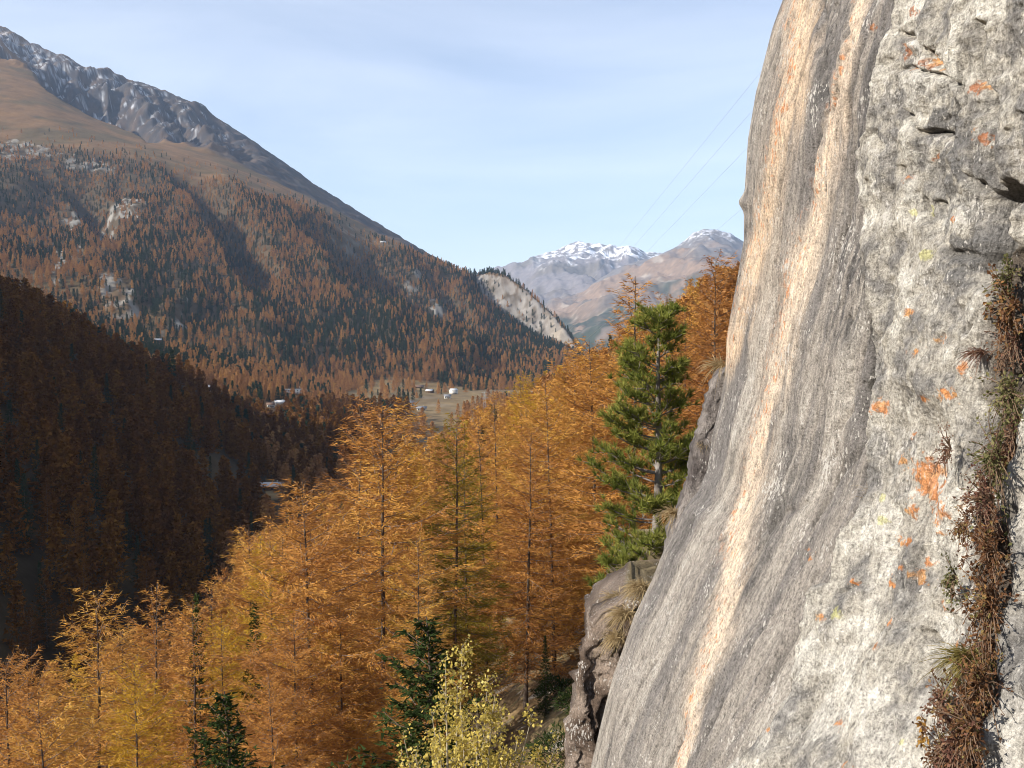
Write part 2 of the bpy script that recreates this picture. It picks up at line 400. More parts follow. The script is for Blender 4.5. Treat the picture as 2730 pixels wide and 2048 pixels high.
PALE = [([(145, 445), (185, 440), (200, 480), (165, 505), (140, 490)], 1), ([(200, 470), (260, 425), (300, 445), (330, 470), (300, 490), (250, 480), (215, 520)], 1),
        ([(0, 315), (60, 305), (120, 330), (200, 350), (260, 350), (250, 375), (180, 360), (100, 345), (60, 350), (0, 360)], 0.8), ([(120, 550), (140, 560), (130, 640), (112, 640)], 0.8),
        ([(215, 500), (230, 510), (165, 600), (150, 600)], 0.7), ([(215, 640), (240, 625), (310, 680), (290, 700), (240, 690)], 0.8), ([(405, 670), (420, 672), (365, 735), (350, 732)], 0.9),
        ([(540, 690), (575, 695), (570, 715), (545, 710)], 0.8), ([(870, 580), (900, 570), (905, 600), (885, 605)], 0.8), ([(930, 610), (955, 615), (960, 640), (975, 660), (950, 650)], 0.9),
        ([(700, 470), (740, 480), (830, 520), (800, 518), (730, 495)], 0.4)]
for pts, a in PALE:
    wob = 16
    pale = np.maximum(pale, a * inpoly(mpx + wob * fbm(MX / 50, MY / 50, 41), mpy + wob * fbm(MX / 50, MY / 50, 42), pts))
col = lerp3(col, (0.25, 0.235, 0.21), pale * sm(-0.15, 0.35, fbm(MX / 22, MY / 30, 43, 4) + 0.05) * 0.85)
MZ = MZ + pale * 7 * fbm(MX / 26, MY / 26, 44, 3)
strata = 0.5 + 0.5 * np.sin(MZ / 9 + 2 * g2)
col = lerp3(col, (0.22, 0.20, 0.18), cliff * (0.2 + 0.25 * strata + 0.7 * sm(-0.45, 0.4, fbm(MX / 20, MY / 26, 8, 4, 0.65))))
col = lerp3(col, (0.38, 0.32, 0.25), cliff * sm(1170, 1200, mpx) * sm(-0.2, 0.4, g2 + 0.3) * 0.7)
MEADOW = [(715, 860), (770, 838), (835, 815), (910, 824), (1005, 838), (1030, 855), (985, 868), (960, 890), (900, 895), (840, 888), (770, 880)]
inmead = inpoly(mpx, mpy, MEADOW)
col = lerp3(col, (0.19, 0.14, 0.072), inmead * (0.8 + 0.2 * g2.clip(-1, 1)))
MV = np.stack([MX, MY, MZ], -1).reshape(-1, 3)
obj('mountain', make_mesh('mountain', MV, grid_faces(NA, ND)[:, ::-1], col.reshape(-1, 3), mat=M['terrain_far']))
tag(bpy.data.objects['mountain'], 'long mountainside with snowy ridge, brown alpine meadow and forested flank', 'mountain', kind='structure')

# far mountains beyond the gap
def far_range(name, label, sil, depth, foot_y, foot_d, na, nd, amp, fn):
    px0, px1 = sil[0][0], sil[-1][0]
    pa = np.linspace(px0, px1, na); t = np.linspace(0, 1.15, nd)
    ys = np.interp(pa, [s[0] for s in sil], [s[1] for s in sil])
    a = (pa * DS - CX) / FPX
    zr = np.array([ray(0, y * DS)[1] for y in ys]) * depth
    zf = float(ray(0, foot_y * DS)[1]) * foot_d
    T = t[None]; D = foot_d + (depth - foot_d) * T
    Z = np.where(T <= 1, zf + (zr[:, None] - zf) * T**1.15, zr[:, None] - (T - 1) * (depth - foot_d) * 0.6)
    X = a[:, None] * D; Y = D + 0 * X
    w = sm(0, 0.15, T) * (1 - 0.75 * np.exp(-((T - 1) / 0.12)**2))
    Z = Z + amp * w * (ridged((X + 0.4 * Y) / (amp * 9), (Y - 0.4 * X) / (amp * 16), 3.1, 5) - 0.9)
    Z = Z + 0.22 * amp * w * fbm(X / (amp * 1.2), Y / (amp * 1.2), 7, 4) + 9 * np.exp(-((T - 1) / 0.05)**2) * fbm(X / 90, Y / 400, 2, 3)
    c = fn(X, Y, Z, T + 0 * X, zr[:, None] + 0 * X)
    o = obj(name, make_mesh(name, np.stack([X, Y, Z], -1).reshape(-1, 3), grid_faces(na, nd)[:, ::-1], c.reshape(-1, 3), mat=M['terrain_far']))
    return tag(o, label, 'mountain', kind='structure')
def col_snowy(X, Y, Z, T, ZR):
    n = fbm(X / 500, Y / 500, 3, 5); c = const(X.shape, (0.17, 0.15, 0.15))
    c = lerp3(c, (0.13, 0.11, 0.09), sm(0, 0.5, n))
    s = sm(700, 900, Z + 240 * fbm(X / 260, Y / 260, Z / 260, 5, 0.6) + 60 * ridged(X / 300, Y / 600, 2, 3)) * sm(-150, 350, X - 250)
    return lerp3(c, (0.85, 0.86, 0.9), s * sm(-0.2, 0.3, fbm(X / 90, Y / 140, Z / 60, 4, 0.6) + 0.02) * 0.95)
def col_brown(X, Y, Z, T, ZR):
    n = fbm(X / 420, Y / 420, 9, 5); n2 = fbm(X / 150, Y / 150, 4, 4)
    c = const(X.shape, (0.21, 0.145, 0.10)); c = lerp3(c, (0.13, 0.11, 0.095), sm(-0.1, 0.5, n))
    c = lerp3(c, (0.34, 0.29, 0.24), sm(0.35, 0.6, n2) * 0.7)
    c = lerp3(c, (0.045, 0.055, 0.04), (1 - sm(0.3, 0.5, T + 0.22 * n)) * sm(-0.35, 0.0, n2 + 0.1))
    c = lerp3(c, (0.15, 0.135, 0.13), sm(0.72, 0.85, T + 0.12 * n))
    s = sm(760, 900, Z + 130 * fbm(X / 110, Y / 110, Z / 110, 5, 0.65)) * sm(-0.3, 0.25, fbm(X / 45, Y / 45, Z / 45, 3))
    return lerp3(c, (0.75, 0.77, 0.82), s * 0.75)
far_range('snow_mountain', 'distant grey mountain with white snowy summit beyond the gap', [(1000, 625), (1050, 600), (1085, 584), (1120, 571), (1150, 548), (1175, 541), (1200, 536), (1225, 527), (1250, 520), (1275, 523), (1300, 529), (1330, 536), (1355, 527), (1375, 534), (1395, 545), (1500, 560), (1700, 580)], 12500, 700, 7000, 330, 150, 170, col_snowy)
far_range('brown_mountain', 'distant brown mountain with light snow cap beside the cliff edge', [(1000, 720), (1100, 690), (1200, 650), (1290, 610), (1340, 580), (1385, 560), (1420, 549), (1460, 530), (1480, 518), (1495, 504), (1515, 498), (1545, 500), (1575, 508), (1605, 525), (1660, 560), (1800, 620), (2000, 690)], 9000, 775, 4200, 360, 170, 130, col_brown)

CLEAR = [(525, 1235), (600, 1215), (650, 1245), (690, 1275), (760, 1290), (790, 1330), (700, 1335), (640, 1335), (560, 1300)]
# valley floor out to the horizon, shaded hill on the left, near slope
def polar_sheet(name, a0, a1, na, ds, zf, colf, mat):
    aa = np.linspace(a0, a1, na); Aa, Dd = np.meshgrid(aa, ds, indexing='ij')
    X = np.sin(Aa) * Dd; Y = np.cos(Aa) * Dd
    Z = zf(X, Y)
    return obj(name, make_mesh(name, np.stack([X, Y, Z], -1).reshape(-1, 3), grid_faces(na, len(ds))[:, ::-1], colf(X, Y, Z).reshape(-1, 3), mat=mat))
def col_floor(X, Y, Z):
    n = fbm(X / 60, Y / 60, 2, 4); c = const(X.shape, (0.14, 0.10, 0.055))
    c = lerp3(c, (0.21, 0.15, 0.075), sm(-0.2, 0.5, n))
    c = lerp3(c, (0.24, 0.23, 0.22), sm(0.5, 0.65, fbm(X / 25, Y / 25, 6, 3)) * 0.25)
    qx, qy = proj(X, np.maximum(Y, 1), Z); shaded_wood = (X < -60) & (Y > 50) & (Y < 900) & ~inpoly(qx, qy, CLEAR)  # darker woodland floor; its colour also deepens the valley shade
    return lerp3(c, (0.05, 0.035, 0.02), shaded_wood * 0.85)
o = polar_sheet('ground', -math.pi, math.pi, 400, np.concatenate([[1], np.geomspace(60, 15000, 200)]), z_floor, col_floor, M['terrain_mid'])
tag(o, 'flat valley floor of brown autumn meadow and gravel', 'ground', kind='structure')
xs, ys = np.linspace(-1150, -60, 200), np.linspace(-900, 1250, 300)
HX, HY = np.meshgrid(xs, ys, indexing='ij'); HZ = z_hill(HX, HY)
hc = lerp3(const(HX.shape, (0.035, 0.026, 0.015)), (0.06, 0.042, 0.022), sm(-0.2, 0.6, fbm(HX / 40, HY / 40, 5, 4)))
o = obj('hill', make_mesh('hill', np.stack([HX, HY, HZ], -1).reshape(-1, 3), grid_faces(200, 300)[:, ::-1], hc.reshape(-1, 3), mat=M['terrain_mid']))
tag(o, 'dark shaded hill with larch forest on the left of the valley', 'hill', kind='structure')
xs = np.concatenate([np.linspace(-190, -60, 60), np.linspace(-58, 30, 190), np.linspace(32, 260, 70)]); ys = np.concatenate([np.linspace(-60, 4, 20), np.linspace(5, 120, 300), np.linspace(123, 700, 130)])
NX, NY = np.meshgrid(xs, ys, indexing='ij'); NZ = z_near(NX, NY) + 0.25 * fbm(NX / 1.6, NY / 1.6, 3, 4) * (NY < 125)
n = fbm(NX / 5, NY / 5, 5, 5); n2 = fbm(NX / 1.7, NY / 1.7, 8, 3)
nc = lerp3(const(NX.shape, (0.13, 0.085, 0.045)), (0.22, 0.16, 0.085), sm(-0.2, 0.5, n))
nc = lerp3(nc, (0.075, 0.065, 0.03), sm(0.1, 0.5, n2)); nc = lerp3(nc, (0.30, 0.27, 0.24), sm(0.45, 0.6, n2 - 0.3 * n) * 0.8)
o = obj('hillside', make_mesh('hillside', np.stack([NX, NY, NZ], -1).reshape(-1, 3), grid_faces(*NX.shape)[:, ::-1], nc.reshape(-1, 3), mat=M['terrain_near']))
tag(o, 'steep sunlit hillside of brown grass under the near larches', 'slope', kind='structure')

# ------------------------------------------------------------------ rock cliff
EDGE = [(-400, 1790), (0, 1690), (60, 1668), (130, 1650), (200, 1632), (300, 1615), (390, 1609), (475, 1606), (520, 1606), (600, 1592), (680, 1577), (729, 1569), (808, 1566), (870, 1555), (939, 1538), (1015, 1527), (1060, 1508), (1098, 1478), (1140, 1460), (1186, 1434), (1252, 1408), (1331, 1369), (1410, 1342), (1458, 1324), (1560, 1298), (1659, 1275), (2000, 1170), (2500, 1000)]
YE = 12.0; KF = -0.12
_ez = np.array([YE * float(ray(0, y * DS)[1]) for y, x in EDGE]); _ex = np.array([YE * (x * DS - CX) / FPX / (math.cos(PITCH) - (CY - y * DS) / FPX * math.sin(PITCH)) for y, x in EDGE])
_o = np.argsort(_ez); _ez, _ex = _ez[_o], _ex[_o]
def edge_x(z): return np.interp(z, _ez, _ex)
_exs = np.convolve(np.pad(np.interp(np.linspace(-20, 9, 1200), _ez, _ex), 30, mode='edge'), np.ones(61) / 61, 'valid')
def base_x(y, z):                                # smooth face; the small kinks of the edge die out away from it
    s = np.interp(z, np.linspace(-20, 9, 1200), _exs)
    w = sm(9.5, 12, y)
    return s * (1 - w) + edge_x(z) * w + KF * (y - YE)
pxs = np.linspace(1560, 2870, 520)
# depth of each column at eye level, from the flat face
col_y = []
for p in np.linspace(1930, 2830, 410):
    lo, hi = 2.5, 12.0; a = (p - CX) / FPX
    for _ in range(40):
        m_ = (lo + hi) / 2
        if a * m_ - base_x(m_, 0.0) > 0: hi = m_
        else: lo = m_
    col_y.append(m_)
cy = np.array(col_y)[::-1]
cy = np.concatenate([np.linspace(2.4, cy[0], 120)[:-1], cy[cy < 11.95], np.linspace(11.955, 12.0, 3)])
ev = np.concatenate([np.linspace(-1.0, -0.475, 30)[:-1], np.linspace(-0.475, 0.37, 740), np.linspace(0.37, 0.8, 20)[1:]])
E2, Y2 = np.meshgrid(ev, cy, indexing='ij')
Z2 = E2 * Y2
lo_ = E2 < -0.475; Z2 = np.where(lo_, -0.475 * Y2 + (E2 + 0.475) / 0.525 * (15.5 - 0.475 * Y2), Z2)
hi_ = E2 > 0.37; Z2 = np.where(hi_, 0.37 * Y2 + (E2 - 0.37) / 0.43 * (8.5 - 0.37 * Y2), Z2)
X2 = base_x(Y2, Z2)
rpx, rpy = proj(X2, Y2, Z2)
R7 = lambda u, v: (1900 + u / 1.6205, v / 1.6205)
R8 = lambda u, v: (1700 + u / 1.6204, 1024 + v / 1.6204)
fl = X2 - 0.25 * Z2                              # coordinate across the fall line
s1 = Y2 + 0.12 * Z2                              # streaks lean with the slab
edgew = 1 - np.exp(-((12.0 - Y2) / 0.5))         # keep the outline
BL = [R7(800, -200), R7(800, 0), R7(790, 150), R7(760, 330), R7(725, 560), R7(640, 780), R7(655, 950), R7(690, 1250), R7(700, 1560), R8(1000, 0), R8(1002, 480), R8(930, 640), R8(880, 850), R8(800, 940), R8(740, 1110), R8(690, 1230), R8(660, 1450), R8(560, 1540), R8(440, 1720), R8(300, 2000)]
blx = np.interp(rpy, [b[1] for b in BL], [b[0] for b in BL])
wob = 16 * fbm(Y2 / 0.35, Z2 / 0.35, 3.0, 4)
blk = sm(-9, 9, rpx - blx + wob)               # the rugged block right of the long step
D = np.zeros_like(X2)                            # displacement out of the face, metres
n_big = fbm(Y2 / 1.3, Z2 / 1.6, 1.0, 4); n_mid = fbm(Y2 / 0.42, Z2 / 0.5, 4.0, 5, 0.55); n_small = fbm(Y2 / 0.11, Z2 / 0.14, 7.0, 4, 0.6)
warp = 0.25 * fbm(Y2 / 0.8, Z2 / 1.2, 9.0, 3)
stri = ridged((s1 + warp * 0.4) / 0.38, Z2 / 5.0, 2.0, 4); stri2 = fbm((s1 + warp * 0.3) / 0.10, Z2 / 1.6, 6.0, 3)
knob = ridged(Y2 / 0.55 + 0.7 * warp, Z2 / 0.42 + 0.8 * warp, 8.0, 5); knob2 = ridged(Y2 / 0.17 + 2 * warp, Z2 / 0.12 + 2 * warp, 5.0, 3)
pits = fbm(Y2 / 0.22, Z2 / 0.2, 13.0, 4)
fine = fbm((s1 + warp * 0.25) / 0.045, Z2 / 0.55, 10.0, 3); seam = np.exp(-(np.abs(perlin((s1 + 0.5 * warp) / 0.5, Z2 / 3.2, 12.0)) / 0.04)**2) * sm(-0.15, 0.25, perlin(Y2 / 0.9, Z2 / 1.1, 19.0)) + 0.8 * np.exp(-(np.abs(perlin((s1 + 0.4 * warp) / 0.27, Z2 / 2.2, 28.0)) / 0.03)**2) * sm(0.0, 0.3, perlin(Y2 / 0.7, Z2 / 0.8, 29.0))
D += (1 - blk) * (0.06 * n_big + 0.026 * (stri - 0.9) + 0.011 * stri2 + 0.004 * fine + 0.006 * n_small + 0.016 * n_mid - 0.04 * seam)
top = sm(1250, 300, rpy)
vrib = ridged(Y2 / 0.95 + 0.6 * warp, Z2 / 3.2 + 0.3 * n_big, 25.0, 3)
D += -0.035 * blk * seam
D += blk * (0.09 + 0.10 * (vrib - 0.8) + 0.11 * n_big + 0.02 * (knob - 0.9) * (0.5 + 0.75 * top) + 0.04 * n_mid + 0.008 * (knob2 - 0.9) + 0.012 * n_small - 0.03 * sm(0.25, 0.7, pits) * (0.4 + 0.6 * top))
gwx = rpx + 6 * fbm(Y2 / 0.25, Z2 / 0.25, 21, 3); gwy = rpy + 6 * fbm(Y2 / 0.25, Z2 / 0.25, 22, 3)
def groove(pts, w, depth, soft=1.0):
    d = polydist(gwx, gwy, pts)
    return -depth * np.exp(-(d / w)**(2 * soft))
CRACKS = [
 ([R7(1360, 835), R7(1300, 880), R7(1305, 1000), R7(1315, 1050), R7(1260, 1180)], 24, 0.42),
 ([R7(880, 460), R7(960, 570), R7(1080, 582), R7(1130, 520), R7(1165, 440), R7(1150, 400), R7(1080, 330), R7(1010, 260)], 8, 0.075),
 ([R7(850, 150), R7(900, 160), R7(960, 165), R7(1000, 240), R7(1040, 280)], 8, 0.07),
 ([R7(860, 295), R7(940, 290), R7(1040, 330), R7(1140, 380)], 7, 0.06),
 ([R7(1240, 100), R7(1220, 200), R7(1240, 340), R7(1290, 480), R7(1300, 620), R7(1290, 760), R7(1300, 860)], 9, 0.08),
 ([R7(1090, 590), R7(1160, 700), R7(1220, 790), R7(1280, 870)], 10, 0.06),
 ([R7(970, 870), R7(985, 950)], 10, 0.09), ([R7(1030, 880), R7(1050, 910)], 10, 0.08), ([R7(1110, 1090), R7(1210, 1110), R7(1280, 1200)], 14, 0.06),
 ([R7(590, 1370), R7(600, 1480), R7(600, 1680)], 4, 0.06), ([R7(700, 1380), R7(740, 1480), R7(745, 1640)], 5, 0.06), ([R7(680, 1000), R7(700, 1150), R7(690, 1300)], 5, 0.05),
 ([R7(475, -40), R7(470, 200), R7(492, 480), R7(450, 600), R7(420, 740)], 8, 0.07), ([R7(585, 90), R7(590, 190), R7(560, 360), R7(520, 480)], 7, 0.07), ([R7(530, 30), R7(520, 200), R7(540, 300)], 6, 0.045),
 ([R7(300, 40), R7(260, 140), R7(240, 330), R7(225, 560), R7(210, 670)], 4, 0.05), ([R7(400, 0), R7(385, 130), R7(370, 200)], 3, 0.03),
 ([R8(985, 0), R8(985, 480), R8(915, 640), R8(880, 820)], 8, 0.06), ([R8(920, 0), R8(915, 110), R8(860, 200), R8(840, 330)], 7, 0.05),
 ([R8(1055, 600), R8(1030, 720), R8(1010, 850), R8(930, 900)], 6, 0.05), ([R8(850, 1080), R8(830, 1200), R8(780, 1330), R8(750, 1460), R8(700, 1550)], 8, 0.07),
 ([R8(1190, 780), R8(1180, 900)], 5, 0.05), ([R8(1275, 1080), R8(1310, 1130), R8(1320, 1240)], 12, 0.12), ([R8(1480, 640), R8(1500, 720), R8(1530, 860)], 12, 0.08),
 ([R8(1240, 1560), R8(1230, 1660)], 14, 0.1), ([R8(730, 520), R8(640, 560), R8(560, 640)], 8, 0.03), ([R8(270, 430), R8(220, 520), R8(300, 540)], 5, 0.03), ([R8(310, 350), R8(320, 550)], 5, 0.03),
]
SOIL = [dd(2225, 560), dd(2212, 700), dd(2205, 850), dd(2195, 1000), dd(2205, 1150), dd(2200, 1300), dd(2185, 1450), dd(2140, 1580), dd(2120, 1750)]
CRACKS.append(([R7(640, 800), R7(655, 950), R7(690, 1250), R7(705, 1560), R8(1003, 0), R8(1003, 480), R8(935, 640), R8(885, 850)], 11, 0.15))
CRACKS.append((SOIL, 30, 0.12))
G = np.zeros_like(D)
for pts, w, dp in CRACKS: G = np.minimum(G, groove(pts, w, dp))
D += G * edgew * (1 + 0.15 * blk)
# ledges of the rugged block stand out above the cracks
for pts, w, h in [([R7(930, 190), R7(950, 185)], 22, 0.07), ([R7(960, 620), R7(1060, 640), R7(1120, 700)], 45, 0.05), ([R7(800, 200), R7(830, 220)], 40, 0.05), ([R8(1150, 1180), R8(1250, 1150)], 60, 0.05), ([R8(1400, 1200), R8(1440, 1240)], 50, 0.06)]:
    D += h * np.exp(-(polydist(rpx, rpy, pts) / w)**2)
D *= edgew
D += 0.075 * np.exp(-(((rpy - 436 * DS) / 20)**2 + ((rpx - 1603 * DS) / 16)**2))   # knob on the edge
# colour of the stone
warpx = 14 * fbm(s1 / 0.18, Z2 / 1.3, 14, 4)
grain = fbm(s1 / 0.06, Z2 / 0.5, 15, 4, 0.6)
bands = fbm((s1 + 0.3 * warp) / 0.45, Z2 / 4.5, 16, 4)
rc = const(X2.shape, (0.31, 0.278, 0.245))
rc = lerp3(rc, (0.19, 0.175, 0.165), sm(-0.1, 0.55, bands + 0.25 * grain))
rc = lerp3(rc, (0.42, 0.385, 0.34), sm(0.05, 0.6, -bands + 0.3 * grain) * 0.8)
wet = sm(0.15, 0.6, fbm(s1 / 0.3, Z2 / 3.0, 18, 3) + 0.2 * grain)
rc = lerp3(rc, (0.185, 0.172, 0.165), wet * 0.5 * (1 - blk))
rc = rc * (1 + 0.2 * np.clip(fine, -1, 1) * (1 - blk))[..., None]
dark_zone = np.exp(-(polydist(rpx, rpy, [R7(730, 240), R7(700, 420), R7(640, 640)]) / 28)**2) + np.exp(-(polydist(rpx, rpy, [R7(620, 1100), R7(610, 1290), R7(560, 1430)]) / 48)**2) + 0.8 * np.exp(-(polydist(rpx, rpy, [R7(480, 0), R7(490, 260), R7(470, 420)]) / 22)**2) + 0.7 * np.exp(-(polydist(rpx, rpy, [R8(700, 250), R8(650, 500), R8(560, 640), R8(500, 900)]) / 36)**2)
rc = lerp3(rc, (0.075, 0.072, 0.072), np.clip(dark_zone, 0, 1) * sm(-0.45, 0.2, grain + 0.3 * n_mid) * 0.9)
bc = const(X2.shape, (0.41, 0.38, 0.33)); vb = fbm(s1 / 0.5, Z2 / 2.6, 26, 4); bn = fbm(Y2 / 0.7, Z2 / 0.7, 23, 5, 0.6); bn2 = fbm(Y2 / 0.16, Z2 / 0.16, 24, 4, 0.6)
bc = lerp3(bc, (0.20, 0.19, 0.18), sm(-0.1, 0.5, 0.7 * bn + 0.35 * bn2 + 0.5 * vb)); bc = lerp3(bc, (0.60, 0.57, 0.51), sm(0.0, 0.5, -bn + 0.4 * bn2 - 0.05))
bdark = np.exp(-(polydist(rpx, rpy, [R7(1060, 480), R7(1120, 620), R7(1100, 900), R7(1180, 1150)]) / 90)**2)
bc = lerp3(bc, (0.15, 0.145, 0.14), np.clip(bdark, 0, 1) * sm(-0.5, 0.25, bn2 + 0.3 * bn) * 0.9)
bc = lerp3(bc, (0.60, 0.57, 0.515), sm(700, 1500, rpy) * sm(0.0, 0.45, fbm(Y2 / 0.5, Z2 / 0.6, 27, 4) + 0.3 * bn2) * 0.65)
rc = rc * (1 - blk[..., None]) + bc * blk[..., None]
def streak(pts, soft=0.6):
    yy = [p[1] for p in pts]; c = np.interp(rpy, yy, [p[0] for p in pts]); w = np.interp(rpy, yy, [p[2] for p in pts])
    q = (rpx + warpx * 1.1 + 6 * bands - c) / w
    end = 1 - sm(yy[-1] - 130, yy[-1], rpy)
    return (1 - sm(1 - soft, 1 + soft, np.abs(q))) * end, np.where(end > 0, q, 9)
S1 = [(*R7(395, -200), 33), (*R7(395, 0), 34), (*R7(380, 200), 36), (*R7(365, 400), 30), (*R7(310, 620), 30), (*R7(270, 800), 28), (*R7(230, 950), 26), (*R7(180, 1150), 24), (*R7(115, 1400), 22), (*R7(75, 1560), 18), (*R7(40, 1700), 6)]
S2 = [(*R7(640, -200), 20), (*R7(632, 0), 20), (*R7(612, 200), 19), (*R7(565, 400), 19), (*R7(525, 600), 24), (*R7(470, 850), 28), (*R7(425, 1000), 30), (*R7(370, 1250), 32), (*R7(310, 1500), 33), (*R8(606, 0), 30), (*R8(560, 150), 22), (*R8(500, 400), 22), (*R8(450, 600), 24), (*R8(402, 850), 23), (*R8(360, 1050), 26), (*R8(290, 1250), 22), (*R8(230, 1500), 19), (*R8(190, 1659), 15), (*R8(130, 1900), 13)]
for S, sc_ in ((S1, (0.66, 0.50, 0.355)), (S2, (0.70, 0.565, 0.435))):
    m_, q = streak(S)
    rc = lerp3(rc, sc_, m_ * (0.62 + 0.3 * sm(-0.4, 0.4, grain) + 0.08 * sm(-0.3, 0.3, n_mid)))
    halo, _ = streak([(a, b, w * 1.9) for a, b, w in S], 0.6)
    rc = lerp3(rc, (0.46, 0.35, 0.25), halo * (1 - m_) * 0.4 * sm(-0.3, 0.4, -bands))
    fleck = sm(0.50, 0.68, fbm(s1 / 0.035, Z2 / 0.11, 33, 3) + 0.35 * fbm(Y2 / 0.3, Z2 / 0.7, 34, 3) + 0.12) * np.exp(-((q + 0.55) / 0.75)**2)
    rc = lerp3(rc, (0.60, 0.20, 0.045), fleck * 0.75)
LICHEN = [(R8(1300, 400), 34, 1.3), (R8(1330, 470), 24, 1), (R8(1390, 545), 30, 0.9), (R8(1260, 450), 18, .9), (R8(1110, 100), 16, 1), (R8(1225, 550), 12, 1), (R8(1200, 685), 12, 1), (R8(1150, 680), 9, .8), (R8(1265, 825), 15, .9), (R8(1120, 862), 11, 1), (R8(1380, 862), 11, 1), (R8(1350, 960), 13, .9), (R8(905, 1465), 12, 1.1), (R8(650, 1495), 8, .9), (R8(1175, 328), 9, 1), (R8(1240, 222), 8, .9), (R8(1355, 70), 9, .9), (R8(1455, 45), 14, 1), (R8(990, 860), 9, .9), (R8(1160, 1040), 9, .9), (R8(870, 1010), 9, .9), (R8(1190, 790), 9, 1), (R8(1300, 1230), 9, .8), (R8(1115, 1130), 12, .8), (R8(1420, 1120), 14, .8), (R8(985, 1650), 9, .7), (R8(740, 740), 10, .6), (R8(1310, 770), 9, .9),
          (R7(908, 200), 16, 1.2), (R7(1010, 268), 13, 1.1), (R7(935, 300), 8, .9), (R7(895, 50), 12, .9), (R7(690, 118), 8, .9), (R7(1215, 378), 16, 1), (R7(1265, 600), 14, .9), (R7(1122, 938), 10, 1), (R7(950, 1350), 9, 1), (R7(1200, 1590), 14, .9), (R7(910, 770), 9, .8), (R7(1035, 680), 9, .9), (R7(1110, 1470), 9, .8), (R7(1000, 1520), 12, .7), (R7(880, 250), 8, .7), (R7(1110, 130), 7, .8)]
ln_ = fbm(Y2 / 0.05, Z2 / 0.05, 37, 4, 0.65); ln2 = fbm(Y2 / 0.18, Z2 / 0.18, 38, 3)
lm = np.zeros_like(D)
for (lx, ly), r, a in LICHEN: lm = np.maximum(lm, a * np.exp(-(((rpx - lx)**2 + (rpy - ly)**2) / (1.5 * r)**2)))
lm = sm(0.5, 0.85, lm + 0.62 * ln_ * (lm > 0.02) + 0.22 * ln2 * (lm > 0.02)) * sm(0.03, 0.12, lm)
lc = lerp3(const(X2.shape, (0.55, 0.19, 0.035)), (0.30, 0.09, 0.03), sm(700, 300, rpy) * 0.8)
rc = lerp3(rc, lerp3(lc, (0.62, 0.30, 0.09), sm(0.0, 0.6, ln2)), lm * 0.8)
ym = np.zeros_like(D)
for (lx, ly), r in [(R8(1410, 850), 20), (R8(935, 990), 22), (R8(1100, 590), 16), (R8(1385, 940), 10), (R8(1185, 1545), 9), (R8(800, 905), 14), (R7(985, 910), 20), (R7(1000, 1100), 20), (R7(920, 920), 14), (R8(1090, 490), 12)]: ym = np.maximum(ym, np.exp(-(((rpx - lx)**2 + (rpy - ly)**2) / r**2)))
rc = lerp3(rc, (0.55, 0.53, 0.20), sm(0.45, 0.75, ym + 0.3 * ln_) * 0.6)
rc = lerp3(rc, (0.72, 0.70, 0.66), np.exp(-(((rpx - R7(945, 185)[0])**2 + (rpy - R7(945, 185)[1])**2) / 15**2)))
rc = lerp3(rc, (0.09, 0.082, 0.075), np.clip(seam, 0, 1) * 0.6)
rc = lerp3(rc, (0.06, 0.055, 0.05), np.exp(-((rpx - blx + 0.5 * wob) / 13.0)**2) * sm(470, 620, rpy) * sm(1560, 1380, rpy) * 0.9)   # darker along the long crack
rc = lerp3(rc, (0.07, 0.05, 0.035), np.exp(-(polydist(gwx + 2 * (gwx - rpx), gwy + 2 * (gwy - rpy), SOIL) / 42)**4) * 0.9)   # soil in the cleft
XD = X2 - D
RG = (ev, cy, XD)
def rock_hit(px, py, out=0.0):                   # a point on the cliff seen through a frame point
    k = np.argmin((rpx - px)**2 + (rpy - py)**2)
    i, j = np.unravel_index(k, X2.shape)
    return Vector((float(XD[i, j] - out), float(Y2[i, j] - out * 0.3), float(Z2[i, j] + out * 0.25)))
# round the edge and run back behind it; close the near end and the top
ncol = XD.shape[1]; parts = [np.stack([XD, Y2, Z2], -1)]; cols = [rc]
last = parts[0][:, -1]; zz = last[:, 2]
for k, (dx, dy) in enumerate([(0.015, 0.05), (0.05, 0.10), (0.11, 0.15), (0.2, 0.2), (0.32, 0.24), (0.5, 0.28), (0.8, 0.33), (1.3, 0.4), (2.2, 0.6), (4, 1.0), (9, 2.0), (14, 3.0)]):
    nn = 0.05 * fbm(zz / 0.35, np.full_like(zz, k * 0.7), 51, 4) * min(1, k / 3)
    parts.append(np.stack([last[:, 0] + dx + nn, last[:, 1] + dy + nn, zz], -1)[:, None]); cols.append(rc[:, -1:] * 0.9)
first = parts[0][:, 0]
parts.insert(0, np.stack([first[:, 0] + 14, first[:, 1] - 1.0, first[:, 2]], -1)[:, None]); cols.insert(0, rc[:, :1])
RV = np.concatenate(parts, 1); RC = np.concatenate(cols, 1)
cen = np.array([20.0, 9.0, 9.5]); topr = RV[-1]
RV = np.concatenate([RV, (topr * 0.5 + cen * 0.5)[None], np.broadcast_to(cen, topr.shape)[None]], 0); RC = np.concatenate([RC, RC[-1:], RC[-1:]], 0)
